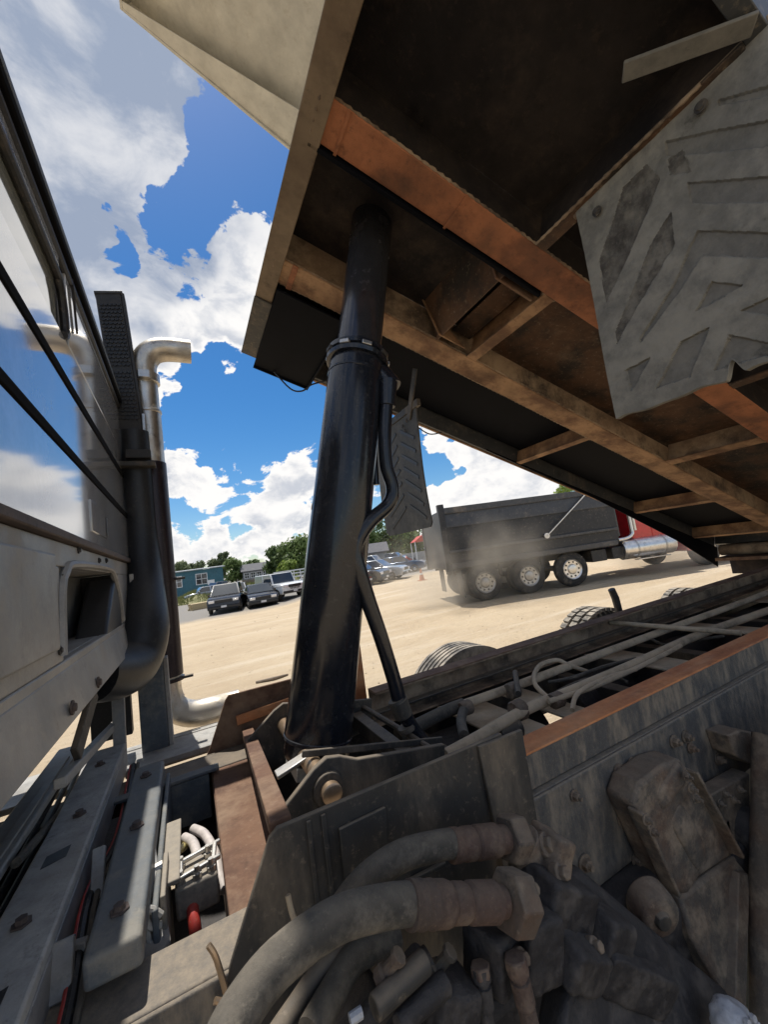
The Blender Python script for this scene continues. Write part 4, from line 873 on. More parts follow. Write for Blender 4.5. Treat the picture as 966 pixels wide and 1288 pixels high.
# ---- suspension hanger bolted to the rail
yk = .90
H = [(797, 1012), (806, 985), (836, 962), (858, 955), (868, 970), (890, 1010), (926, 1074), (880, 1104), (866, 1126), (846, 1122), (824, 1072)]
ha = part(slab([at(x, y, Y=yk) for x, y in H], (0, .10, 0)), 'spring_hanger', 'casting', bevel=.014, seg=3)
for A_ in (((799, 1018), (846, 1122)), ((868, 968), (926, 1074))):
    part(MB().bar(at(*A_[0], Y=yk - .005), at(*A_[1], Y=yk - .02), .012, .05, up=(0, 1, 0)), 'hanger_rib', 'casting', ha, bevel=.004)
lumpy('hanger_crown', at(838, 985, Y=yk + .012), (.085, .026, .035), 'casting', 41, .010, (0, -.35, 0), parent=ha, e=4)
lumpy('hanger_face', at(862, 1050, Y=yk + .012), (.045, .020, .11), 'casting', 45, .008, (0, -.42, 0), parent=ha, e=5)
part(slab([at(856, 1128, Y=yk), at(925, 1076, Y=yk), at(944, 1100, Y=yk), at(938, 1300, Y=.82), at(905, 1240, Y=.84), at(872, 1182, Y=.87)], (0, .09, 0)), 'hanger_leg', 'casting', ha, bevel=.012)
part(slab([at(930, 1098, Y=yk - .02), at(944, 1100, Y=yk - .02), at(938, 1300, Y=.80), at(925, 1290, Y=.80)], (0, .12, 0)), 'hanger_rib', 'casting', ha, bevel=.004)
bc = at(826, 1150, Y=.86); part(MB().rings(bc + Vector((0, -.02, 0)), (.35, 1, .1), [(0, .045), (.008, .058), (.03, .064), (.07, .066)], 24), 'pivot_boss', 'casting', ha, bevel=.004)
part(MB().rings(bc + Vector((-.01, -.03, 0)), (.35, 1, .1), [(0, .022), (.02, .028)], 8), 'pivot_bolt', 'rail', ha)
for (x, y) in ((862, 975), (868, 990), (874, 1003), (812, 1030), (820, 1045)): bolt(at(x, y, Y=yk - .03), .011, .012, 'casting', ha)
# bracket and upright damper at the right edge
part(slab([at(916, 925, Y=.92), at(932, 918, Y=.92), at(985, 930, Y=.92), at(985, 950, Y=.92), at(948, 946, Y=.92), at(945, 962, Y=.92), at(925, 950, Y=.92)], (0, .08, 0)), 'damper_bracket', 'casting', bevel=.006)
part(slab([at(895, 1000, Y=.93), at(943, 972, Y=.93), at(945, 1040, Y=.93), at(925, 1060, Y=.93)], (0, .06, 0)), 'damper_bracket', 'casting', bevel=.006)
for (x, y) in ((912, 998), (922, 1005), (905, 1010), (930, 992)): bolt(at(x, y, Y=.928), .010, .012, 'casting')
part(MB().tube([at(962, 925, Y=.86), at(963, 1010, Y=.85), at(966, 1150, Y=.83), at(972, 1320, Y=.80)], [.040, .042, .050, .052], 20, steps=3), 'damper', 'casting', bevel=0)
lumpy('axle_lump', at(900, 1075, Y=.97), (.05, .03, .05), 'casting', 51, .02)

# ================================================================== BACKGROUND
BM = {
 'carblack': mat('car_black', (.012, .012, .014), .12, 0, (.16, .14, .11), .10, 2, 0, coat=.35, fine=0),
 'cargrey': mat('car_grey', (.16, .17, .18), .2, .4, (.25, .22, .18), .10, 2, 0, coat=.35, fine=0),
 'carsilver': mat('car_silver', (.42, .44, .47), .22, .5, (.3, .27, .22), .10, 2, 0, coat=.35, fine=0),
 'carwhite': mat('car_white', (.70, .71, .71), .2, 0, (.4, .36, .3), .10, 2, 0, coat=.35, fine=0),
 'carred': mat('car_red', (.30, .02, .02), .2, 0, (.3, .2, .15), .10, 2, 0, coat=.35, fine=0),
 'carblue': mat('car_blue', (.05, .09, .16), .2, .2, (.2, .18, .15), .1, 2, 0, coat=.35, fine=0),
 'glassdark': mat('car_glass', (.03, .035, .04), .04, 0, coat=1),
 'lamp': mat('headlamp', (.7, .72, .75), .1, .3, coat=1),
 'taillamp': mat('tail_lamp', (.35, .02, .02), .2),
 'plate': mat('licence_plate', (.65, .66, .66), .4),
 'trim': mat('black_trim', (.02, .02, .02), .5),
 'alloy': mat('alloy_rim', (.45, .45, .45), .3, .8),
 'tyreb': mat('tyre_far', (.025, .025, .025), .85, 0, (.2, .17, .13), .3, 8),
 'bodyblack': mat('dump_body', (.020, .021, .024), .45, 0, (.24, .205, .16), .20, 1.3, .03, 8, streak=(1, 1, .5)),
 'bodyrail': mat('dump_body_rail', (.055, .056, .060), .35, 0, (.26, .22, .17), .20, 1.3, .03, 8),
 'truckred': mat('truck_red', (.50, .010, .018), .16, 0, (.3, .2, .15), .08, 1.5, 0, coat=.8, fine=0),
 'alu': mat('polished_aluminium', (.74, .72, .69), .30, 1, (.42, .36, .28), .16, 2, .02, 8),
 'teal': mat('teal_siding', (.045, .145, .185), .6, 0, (.12, .17, .18), .2, .7, .05, 8),
 'whitetrim': mat('white_trim', (.75, .75, .73), .6),
 'greyside': mat('grey_siding', (.27, .28, .29), .7, 0, (.2, .2, .19), .2, .8),
 'roofgrey': mat('grey_shingle', (.10, .10, .11), .85, 0, (.17, .16, .15), .3, 2),
 'roofpale': mat('pale_metal_roof', (.42, .44, .45), .5, 0, (.3, .3, .28), .2, 1),
 'wood': mat('weathered_wood', (.20, .155, .115), .85, 0, (.3, .25, .19), .3, 3),
 'lumber': mat('fresh_lumber', (.46, .36, .20), .8, 0, (.35, .27, .17), .3, 3),
 'concrete': mat('pale_concrete', (.42, .41, .39), .85, 0, (.3, .28, .25), .3, 2),
 'orange': mat('cone_orange', (.55, .13, .02), .6, 0, DUST, .3, 8),
 'redroof': mat('red_tarp', (.48, .05, .025), .55),
 'bark': mat('bark', (.10, .075, .055), .9),
 'barkpale': mat('bark_pale', (.22, .20, .17), .9),
}
M.update(BM)
def leafmat(name, c1, c2):
    m = bpy.data.materials.new(name); m.use_nodes = True; N = m.node_tree.nodes; L = m.node_tree.links; b = N['Principled BSDF']
    b.inputs['Roughness'].default_value = .6; b.inputs['Specular IOR Level'].default_value = .25
    g = N.new('ShaderNodeNewGeometry'); r = N.new('ShaderNodeMix'); r.data_type = 'RGBA'; L.new(g.outputs['Random Per Island'], r.inputs['Factor'])
    r.inputs['A'].default_value = (*c1, 1); r.inputs['B'].default_value = (*c2, 1); L.new(r.outputs['Result'], b.inputs['Base Color'])
    tr = N.new('ShaderNodeBsdfTranslucent'); L.new(r.outputs['Result'], tr.inputs[0])
    ms = N.new('ShaderNodeMixShader'); ms.inputs[0].default_value = .35; L.new(b.outputs[0], ms.inputs[1]); L.new(tr.outputs[0], ms.inputs[2])
    L.new(ms.outputs[0], N['Material Output'].inputs[0]); return m
M['leaf_dark'] = leafmat('leaf_dark', (.07, .115, .035), (.13, .18, .065))
M['leaf_mid'] = leafmat('leaf_mid', (.12, .18, .05), (.19, .25, .09))
M['leaf_bright'] = leafmat('leaf_bright', (.17, .24, .04), (.26, .33, .08))
M['leaf_pale'] = leafmat('leaf_pale', (.13, .17, .08), (.20, .23, .12))
M['grass'] = leafmat('grass_blades', (.10, .13, .035), (.22, .21, .09))

def wheel_parts(parent, x, y, r, wd, side, rim='alloy', bolts=False, holes=0, tyre='tyreb'):
    t = MB().rings((x, y - wd/2, r), (0, 1, 0), [(0, r*.6), (.0, r*.66), (.012, r*.86), (.05*wd/.25, r*.975), (wd*.5, r), (wd-.05*wd/.25, r*.975), (wd-.012, r*.86), (wd, r*.66), (wd, r*.6)], 30, False).build('wheel', tyre, parent, smooth=40)
    yo = y + side * wd / 2
    MB().rings((x, yo - side*.10, r), (0, side, 0), [(0, r*.62), (.075, r*.62), (.095, r*.57), (.06, r*.50), (.055, r*.30), (.10, r*.24), (.11, r*.12), (.112, .01)], 26).build('rim', rim, t, smooth=40)
    if holes:
        mb = MB()
        for k in range(holes):
            a = 2*math.pi*k/holes; c = Vector((x + math.cos(a)*r*.41, yo - side*.038, r + math.sin(a)*r*.41))
            MB.rings(mb, c, (0, side, 0), [(0, r*.055), (.004, r*.055)], 8)
        tag(mb.build('hand_holes', 'trim', t), kind='stuff')
    return t

# ---- black dump truck with red cab
def far_truck():
    e = empty('dump_truck', (8.17, 10.43, 0), R(-20))
    tag(e, 'black dump truck with red cab driving past on the sandy yard in dust', 'dump truck')
    def b(mb, n, m, p=e, bevel=.012): return mb.build(n, m, p, bevel=bevel)
    W = 1.25
    body = b(MB().prism([(-.98, -W, 1.02), (4.25, -W, 1.02), (4.40, -W, 1.25), (4.40, -W, 2.80), (-.98, -W, 2.80)], (0, 2*W, 0)), 'dump_body', 'bodyblack')
    for y in (-W - .06, W): b(MB().box((-.95, y, 2.66), (4.40, y + .06, 2.84)), 'top_rail', 'bodyrail', body)
    b(MB().prism([(-.95, -W - .045, 2.28), (4.40, -W - .045, 2.28), (4.40, -W - .001, 2.66), (-.95, -W - .001, 2.66)], (0, .0005, -.03)), 'side_board', 'bodyrail', body)
    b(MB().box((-.95, -W - .09, 1.50), (4.38, -W - .001, 1.58)), 'side_rail', 'bodyrail', body); b(MB().box((-.95, -W - .07, 1.05), (4.30, -W - .001, 1.20)), 'side_rail', 'bodyrail', body)
    for x in (-.98,): b(MB().box((x - .14, -W - .07, 1.0), (x + .05, -W + .1, 2.95)), 'corner_post', 'bodyblack', body); b(MB().box((x - .14, W - .1, 1.0), (x + .05, W + .07, 2.95)), 'corner_post', 'bodyblack', body)
    b(MB().box((-1.10, -W + .11, 1.05), (-.985, W - .11, 2.75)), 'tailgate', 'bodyblack', body)
    b(MB().box((4.402, -W, 1.3), (4.46, W, 2.86)), 'headboard', 'bodyrail', body); b(MB().prism([(4.0, -W, 2.86), (5.6, -W, 3.10), (5.6, -W, 3.14), (4.0, -W, 2.90)], (0, 2*W, 0)), 'cab_shield', 'bodyblack', body)
    for y in (-W - .10, W + .10):
        arm = b(MB().bar((2.05, y, 1.62), (3.65, y, 2.80), .03, .07, up=(0, 1, 0)), 'tarp_arm', 'alu', bevel=.005)
        b(MB().rings((2.05, y - .02, 1.62), (0, 1, 0), [(0, .085), (.04, .085)], 16), 'arm_pivot', 'alu', arm, .005)
    b(MB().tube([(3.65, -W - .1, 2.80), (3.65, W + .1, 2.80)], .03, 10), 'tarp_bow', 'alu', bevel=0)
    for y in (-.42, .34): b(MB().box((-.7, y, .80), (8.2, y + .08, 1.0)), 'frame_rail', 'bodyblack')
    for x, rim in ((0, 'alu_d'), (1.37, 'alu_d'), (2.75, 'alu')):
        rm = 'alu' if rim == 'alu' else 'steel'
        for s in (-1, 1):
            wheel_parts(e, x, s * 1.08, .525, .28, s, rm, holes=10)
            if rim != 'alu': wheel_parts(e, x, s * .74, .525, .28, s, rm)
        b(MB().tube([(x, -1.0, .525), (x, 1.0, .525)], .09, 12), 'axle', 'bodyblack', bevel=0)
    for s in (-1, 1): wheel_parts(e, 7.35, s * 1.05, .525, .30, s, 'alu', holes=10)
    b(MB().tube([(7.35, -1.0, .525), (7.35, 1.0, .525)], .07, 12), 'axle', 'bodyblack', bevel=0)
    for s in (-1, 1):
        b(MB().box((-.70, s*1.05 - .28, .20), (-.685, s*1.05 + .28, .98)), 'mud_flap', 'trim'); b(MB().box((-.86, s*1.2 - .03, .93), (-.72, s*1.2 + .03, 1.0)), 'flap_bracket', 'trim')
        for x in (.69, 2.06): b(MB().box((x - .05, s*.7, .62), (x + .05, s*.8, .98)), 'spring_hanger', 'bodyblack')
        tk = b(MB().tube([(4.55, s*.98, .85), (4.60, s*.98, .85), (6.28, s*.98, .85), (6.33, s*.98, .85)], [.26, .31, .31, .26], 30), 'fuel_tank', 'alu', bevel=0)
        for x in (4.95, 5.9): b(MB().rings((x, s*.98, .85), (1, 0, 0), [(0, .312), (.001, .32), (.05, .32), (.051, .312)], 30), 'tank_strap', 'steel', tk, 0)
        b(MB().box((4.9, s*1.18 - .1, .50), (6.0, s*1.18 + .1, .53)), 'step', 'alu', tk, .004)
        st = b(MB().tube([(4.45, s*1.12, 1.18), (4.75, s*1.12, 1.20), (4.95, s*1.12, 1.30), (4.99, s*1.10, 1.55), (4.99, s*1.08, 3.3)], .055, 16, steps=4), 'exhaust_stack', 'alu', bevel=0)
        b(MB().tube([(5.12, s*1.08, 1.4), (5.12, s*1.08, 2.9)], .045, 12), 'grab_pipe', 'alu', st, 0)
    for x in (3.5, 4.2): b(MB().box((x, -1.1, .62), (x + .5, -.6, .98)), 'battery_box', 'bodyblack', bevel=.02)
    # cab, hood
    cabp = [(5.0, 1.0), (6.55, 1.0), (6.75, 1.9), (6.45, 2.72), (5.05, 2.75)]
    cb = b(MB().prism([(x, -1.05, z) for x, z in cabp], (0, 2.1, 0)), 'cab', 'truckred', bevel=.06)
    for s in (-1, 1):
        b(MB().prism([(5.75, s*1.053, 1.85), (6.62, s*1.053, 1.85), (6.40, s*1.053, 2.50), (5.75, s*1.053, 2.50)], (0, s*.012, 0)), 'side_window', 'glassdark', cb, .004)
        b(MB().prism([(5.70, s*1.054, 1.05), (6.50, s*1.054, 1.05), (6.66, s*1.054, 1.80), (5.70, s*1.054, 1.80)], (0, s*.008, 0)), 'door', 'truckred', cb, .004)
        b(MB().bar((6.85, s*1.3, 1.95), (6.85, s*1.3, 2.55), .2, .08), 'mirror', 'alu', cb); b(MB().bar((6.6, s*1.06, 2.2), (6.85, s*1.3, 2.3), .03, .03), 'mirror_arm', 'alu', cb, 0)
    b(MB().prism([(6.80, -.9, 1.98), (6.54, -.85, 2.55), (6.54, .85, 2.55), (6.80, .9, 1.98)], (.012, 0, .004)), 'windshield', 'glassdark', cb, .004)
    hd = b(MB().prism([(6.60, -.80, 1.02), (8.35, -.72, 1.02), (8.42, -.72, 1.60), (8.2, -.72, 1.74), (6.72, -.85, 1.90)], (0, 1.6, 0)), 'hood', 'truckred', bevel=.07)
    for s in (-1, 1):
        pts = [(7.35 + .75*math.cos(a), 0, .55 + .68*math.sin(a)) for a in [math.pi*k/10 for k in range(11)]]; pts2 = [(7.35 + .60*math.cos(a), 0, .53 + .58*math.sin(a)) for a in [math.pi*k/10 for k in range(10, -1, -1)]]
        mb = MB()
        for k in range(10):
            q0, q1, r0, r1 = pts[k], pts[k+1], pts2[10-k], pts2[9-k]
            mb.prism([(q0[0], s*.78, q0[2]), (q1[0], s*.78, q1[2]), (r1[0], s*.78, r1[2]), (r0[0], s*.78, r0[2])], (0, s*.46, 0))
        f = b(mb, 'fender', 'truckred', bevel=0); b(MB().box((8.02, s*1.0 - .15, .95), (8.12, s*1.0 + .15, 1.2)), 'headlight', 'lamp', f, .02)
    b(MB().box((8.40, -.6, 1.0), (8.46, .6, 1.6)), 'grille', 'alu', hd); b(MB().box((8.25, -1.2, .45), (8.55, 1.2, .80)), 'bumper', 'alu')
    return e
far_truck()

# ---- passenger vehicles
def quad_panel(q4, inset, th, name, m, parent):
    """slab lying just proud of the face q4 (a, b, c, d), inset from its edges"""
    a, b, c, d = [Vector(p) for p in q4]; cen = (a + b + c + d) / 4; n = (b - a).cross(d - a).normalized()
    if n.dot(cen - Vector((0, 0, .8))) < 0: n = -n
    return MB().prism([p + (cen - p) * inset + n * .004 for p in (a, b, c, d)], n * th).build(name, m, parent)
def car(name, label, loc, rz, paint, L=4.6, W=1.85, H=1.5, hood=1.0, belt=.95, clear=.25, cab=(-1.9, 1.1, -1.2, .45), r=.33, group=None, cat='car', box=False, pickup=False):
    """cab = (rear foot, front foot, rear top, front top) in x; nose points to +x"""
    loc = (loc[0] - math.cos(rz) * L * .45, loc[1] - math.sin(rz) * L * .45)
    e = empty(name, (loc[0], loc[1], gz(loc[0], loc[1])), rz); tag(e, label, cat, group); h = W / 2; xf = L / 2
    z0 = clear; zh = belt - (.0 if box else .10)
    if pickup: pts = [(-xf, z0+.15), (-xf, belt), (xf-1.25, belt), (xf-.25, zh), (xf-.04, zh-.12), (xf, z0+.2), (xf-.1, z0)]
    else: pts = [(-xf+.06, z0), (-xf, z0+.25), (-xf+.04, belt), (cab[1]-.05, belt), (xf-.30, zh), (xf-.06, zh-.14), (xf, z0+.22), (xf-.10, z0)]
    body = MB().prism([(x, -h, z) for x, z in pts], (0, W, 0)).build('body', paint, e, bevel=.05 if not box else .03, seg=3)
    ti = .16 if not box else .05; a = [(cab[0], belt), (cab[1], belt), (cab[3], H), (cab[2], H)]
    lo = h - .04; hi = h - ti - .04
    C = {}
    for k, (x, z) in enumerate(a):
        yy = lo if z < H else hi
        for s in (-1, 1): C[k, s] = Vector((x, s*yy, z - (.004 if k < 2 else 0)))
    MB().add([C[0,-1], C[1,-1], C[2,-1], C[3,-1], C[0,1], C[1,1], C[2,1], C[3,1]], [(0,1,2,3),(7,6,5,4),(1,0,4,5),(2,1,5,6),(3,2,6,7),(0,3,7,4)]).build('cabin', paint, e, bevel=.03)
    quad_panel([C[1,-1], C[1,1], C[2,1], C[2,-1]], .10, .008, 'windshield', 'glassdark', e); quad_panel([C[0,1], C[0,-1], C[3,-1], C[3,1]], .14, .008, 'rear_window', 'glassdark', e)
    for s in (-1, 1):
        m0 = (C[0,s] + C[1,s]) / 2; m1 = (C[3,s] + C[2,s]) / 2
        quad_panel([m0, C[1,s], C[2,s], m1], .12, .008, 'side_window', 'glassdark', e); quad_panel([C[0,s], m0, m1, C[3,s]], .12, .008, 'side_window', 'glassdark', e)
        for x in (-L*.30, L*.31): wheel_parts(e, x, s*(h - .10), r, .23, s)
        MB().box((xf - .10, s*h*.72 - .17, zh - .26), (xf + .006, s*h*.72 + .17, zh - .10)).build('headlight', 'lamp', e, bevel=.02)
        MB().box((-xf - .004, s*h*.78 - .12, belt - .25), (-xf + .1, s*h*.78 + .12, belt - .05)).build('tail_light', 'taillamp', e, bevel=.02)
        MB().box((cab[1] - .35, s*(h + .02) - .08, belt), (cab[1] - .22, s*(h + .02) + .08, belt + .14)).build('mirror', paint, e, bevel=.02)
    MB().box((xf - .05, -h*.5, zh - .28), (xf + .004, h*.5, zh - .10)).build('grille', 'trim', e, bevel=.01)
    MB().box((xf - .06, -h*.95, z0 + .04), (xf + .03, h*.95, z0 + .20)).build('bumper', 'trim', e, bevel=.03)
    MB().box((xf + .03, -.16, z0 + .10), (xf + .04, .16, z0 + .22)).build('licence_plate', 'plate', e)
    return e
face = R(-95)
car('parked_suv', 'black SUV facing the yard with sun glinting off its windshield', at(283, 771, Z=-.45), R(-100), 'carblack', 4.7, 1.95, 1.78, belt=1.08, clear=.30, cab=(-2.25, 1.15, -2.0, .25), r=.38, cat='SUV')
car('parked_sedan', 'low black sedan parked between the black SUV and the white off-roader', at(332, 763, Z=-.45), R(-93), 'carblack', 4.6, 1.82, 1.44, belt=.90, clear=.22, cab=(-1.8, 1.15, -1.0, .25), cat='car')
jp = car('parked_off_roader', 'white boxy off-roader with upright grille parked beside the black cylinder', at(371, 755, Z=-.45), R(-74), 'carwhite', 4.4, 1.85, 1.83, belt=1.12, clear=.42, cab=(-2.1, .75, -2.05, .45), r=.42, box=True, cat='car')
for s in (-1, 1): MB().box((1.35, s*.80 - .17, .95), (2.2, s*.80 + .17, 1.02)).build('fender', 'carwhite', jp, bevel=.02)
for k in range(7): MB().box((2.205, -.33 + k*.11 - .025, .70), (2.21, -.33 + k*.11 + .025, .98)).build('grille_slot', 'trim', jp)
car('parked_car', 'grey car half hidden behind the black SUV', at(298, 755, Z=-.45), R(-100), 'cargrey', 4.4, 1.8, 1.5)
car('parked_car', 'silver car at the far left edge beside the lumber stack', at(234, 759, Z=-.45), R(-170), 'carsilver', 4.5, 1.8, 1.5)
car('parked_pickup', 'grey pickup behind the lumber stack left of the black SUV', at(252, 755, Z=-.45), R(-150), 'cargrey', 5.2, 1.9, 1.8, belt=1.05, clear=.4, cab=(-.9, 1.1, -.8, .5), r=.4, pickup=True, cat='pickup')
car('parked_car', 'dark red car just right of the black cylinder', at(463, 737, Z=0), R(-60), 'carred', 4.5, 1.8, 1.45)
car('parked_car', 'black car with pale windshield beside the dark red car', at(484, 733, Z=0), R(-50), 'carblack', 4.6, 1.82, 1.5)
car('parked_car', 'silver car nearest the orange cone', at(509, 727, Z=0), R(-45), 'carsilver', 4.6, 1.82, 1.45)
car('parked_car', 'blue car behind the silver car', at(534, 717, Z=0), R(-40), 'carblue', 4.6, 1.82, 1.45)
car('parked_pickup', 'white pickup in the back row behind the black car', at(494, 717, Z=0), R(-48), 'carwhite', 5.3, 1.9, 1.85, belt=1.08, clear=.4, cab=(-.9, 1.1, -.8, .5), r=.4, pickup=True, cat='pickup')
car('parked_pickup', 'grey pickup in the back row right of the white pickup', at(520, 711, Z=0), R(-45), 'cargrey', 5.3, 1.9, 1.85, belt=1.08, clear=.4, cab=(-.9, 1.1, -.8, .5), r=.4, pickup=True, cat='pickup')
# traffic cone
p = at(531, 730, Z=0); cn = empty('traffic_cone', p); tag(cn, 'orange traffic cone standing alone on the sand', 'traffic cone')
MB().rings((0, 0, .03), (0, 0, 1), [(0, .16), (.02, .15), (.62, .035), (.64, .03)], 18).build('cone', 'orange', cn); MB().box((-.2, -.2, 0), (.2, .2, .035)).build('base', 'orange', cn, bevel=.01)
MB().rings((0, 0, .33), (0, 0, 1), [(0, .098), (.10, .079)], 18).build('reflective_band', 'whitetrim', cn)

# ---- buildings
def house(name, label, loc, rz, W, D, H, wall, roof, wins, gable=.0, ridge_x=True, roofname='roof'):
    e = empty(name, loc, rz); tag(e, label, 'building')
    MB().box((0, 0, -.6), (W, D, H)).build('wall', wall, e)
    n = int(H / .28)
    for k in range(n): MB().box((-.01, -.022, .05 + k*.28), (W + .01, -.002, .05 + k*.28 + .25)).build('siding_board', wall, e)
    o = .35
    if gable: MB().prism([(-o, -o, H - .05), (-o, D/2, H + gable), (-o, D + o, H - .05), (-o, D + o, H - .17), (-o, D/2, H + gable - .14), (-o, -o, H - .17)], (W + 2*o, 0, 0)).build(roofname, roof, e); MB().prism([(0.002, 0, H), (.002, D/2, H + gable - .15), (.002, D, H)], (W - .004, 0, 0)).build('gable', wall, e)
    else: MB().prism([(-o, -o, H + .02), (-o, D + o, H + .35), (-o, D + o, H + .47), (-o, -o, H + .14)], (W + 2*o, 0, 0)).build(roofname, roof, e)
    for (x0, z0, x1, z1) in wins:
        wn = MB().box((x0 - .1, -.06, z0 - .1), (x1 + .1, -.024, z1 + .1)).build('window', 'whitetrim', e)
        xm, zm = (x0 + x1)/2, (z0 + z1)/2
        for (a, c, b_, d_) in ((x0, z0, xm - .04, zm - .04), (xm + .04, z0, x1, zm - .04), (x0, zm + .04, xm - .04, z1), (xm + .04, zm + .04, x1, z1)):
            MB().box((a, -.072, c), (b_, -.062, d_)).build('pane', 'glassdark', wn)
    return e
pb_ = at(222, 745, Y=66)
house('teal_building', 'low teal clad building with a white four-pane window', (-2.9, 66, -.47), R(-2), 7.9, 9, 3.85, 'teal', 'roofpale', [(4.2, 1.75, 5.6, 3.2), (1.0, 1.75, 2.2, 3.2)])
hp_ = at(306, 727, Y=78)
house('grey_house', 'small grey house with a row of white windows below the big tree', (hp_.x, 78, hp_.z - 2.0), R(-4), 4.6, 6, 3.2, 'greyside', 'roofgrey', [(.3 + k*1.1, 1.9, 1.0 + k*1.1, 2.75) for k in range(4)], 1.3)
sh_ = at(462, 705, Y=48)
house('gambrel_shed', 'pale grey plank shed right of the black cylinder', (sh_.x - .6, 48, -.3), R(-22), 3.2, 3.5, 2.6, 'greyside', 'roofgrey', [], 1.2)
# red canopy shelter
rc = at(523, 697, Y=36); rt = empty('canopy_shelter', (rc.x, 36, 0), R(-20)); tag(rt, 'bright red tarp canopy above the parked vehicles', 'canopy')
MB().prism([(0, 0, 2.6), (2.3, 0, 2.6), (2.1, 0, 3.15), (.9, 0, 3.25)], (0, 2.6, 0)).build('canopy_top', 'redroof', rt, bevel=.05)
for x in (.1, 2.2):
    for y in (.1, 2.5): MB().box((x - .04, y - .04, 0), (x + .04, y + .04, 2.62)).build('post', 'whitetrim', rt)
# plank fence by the grey house
fe = empty('board_fence', at(306, 744, Y=50)); fe.location.z = -.47; fe.rotation_euler.z = R(3); tag(fe, 'brown board fence behind the black sedan', 'fence')
for k in range(24): MB().box((k*.21, 0, 0), (k*.21 + .19, .03, 1.55 + .05*math.sin(k*2.3))).build('board', 'wood', fe)
for z in (.4, 1.2): MB().box((0, .031, z), (5.0, .07, z + .09)).build('rail', 'wood', fe)
# lumber stack, pallets, trailer
def stack(name, label, loc, rz, nx, nz, L, th, m, cat):
    e = empty(name, loc, rz); tag(e, label, cat)
    for j in range(nz):
        for i in range(nx): MB().box((i*(th*1.9), 0 + .03*((i*7+j*3) % 4), j*th*1.05), (i*(th*1.9) + th*1.8, L, j*th*1.05 + th)).build('plank', m, e)
    return e
p = at(236, 768, Z=-.45); stack('lumber_stack', 'stack of yellow lumber left of the black SUV', (p.x, p.y, gz(p.x, p.y)), R(-75), 5, 4, 2.4, .12, 'lumber', 'lumber')
for i, (x, y, lb, mm, hh) in enumerate(((500, 713, 'long stack of grey pallets behind the silver car', 'concrete', 9), (548, 708, 'stack of grey pallets next to the black dump truck tail', 'concrete', 10), (472, 716, 'weathered pallet stack in front of the plank shed', 'wood', 8))):
    p = at(x, y, Z=0); stack('pallet_stack', lb, p, R(-110), 6, hh, 3.6, .16, mm, 'pallets')
tr_ = at(346, 742, Z=-.45); te = empty('utility_trailer', (tr_.x, tr_.y, -.47), R(8)); tag(te, 'pale flat trailer with rails behind the white off-roader', 'trailer')
MB().box((0, 0, .62), (6.5, 2.2, .72)).build('deck', 'roofpale', te); 
for k in range(9): MB().box((k*.8, 0, .72), (k*.8 + .08, .06, 1.9)).build('stake', 'whitetrim', te)
for z in (1.1, 1.5, 1.85): MB().box((0, -.03, z), (6.5, -.001, z + .14)).build('side_rail', 'whitetrim', te)
for x in (2.6, 3.5):
    for s in (0, 1): wheel_parts(te, x, .15 + s*1.9, .36, .22, -1 if s == 0 else 1)
# sign on a post
p = at(267, 748, Z=-.45); sg = empty('yard_sign', (p.x, p.y, -.47)); tag(sg, 'small blank white sign on a post before the teal building', 'sign')
MB().box((-.04, -.04, 0), (.04, .04, 2.1)).build('post', 'wood', sg); MB().box((-.45, -.07, 1.5), (.45, -.041, 2.15)).build('sign_board', 'whitetrim', sg)
# grass bank
def bank():
    mb = MB(); rnd = random.Random(5)
    pts = []
    for i in range(30):
        for j in range(7): pts.append((-6 + i*.62, 46 + j*.9 + .3*math.sin(i), -.5 + 1.15*math.sin(j/6*math.pi*.62)*(.7 + .3*math.sin(i*.7))))
    mb.add(pts, [(i*7+j, (i+1)*7+j, (i+1)*7+j+1, i*7+j+1) for i in range(29) for j in range(6)])
    o = mb.build('grass_bank', mat('grass_soil', (.17, .17, .07), .9, 0, (.3, .26, .15), .4, 1.2), smooth=180); tag(o, kind='structure')
    gb = MB()
    for k in range(5000):
        i = rnd.uniform(0, 28.9); j = rnd.uniform(0, 5.9); x = -6 + i*.62; y = 46 + j*.9; z = -.5 + 1.15*math.sin(j/6*math.pi*.62)*(.7 + .3*math.sin(i*.7)); h = rnd.uniform(.12, .35)
        gb.add([(x-.04, y, z), (x+.04, y+.02, z), (x+rnd.uniform(-.1, .1), y, z+h)], [(0, 1, 2)])
    tag(gb.build('grass', 'grass', smooth=0), 'rough yellowing grass on the bank below the teal building', 'grass', kind='stuff')
bank()

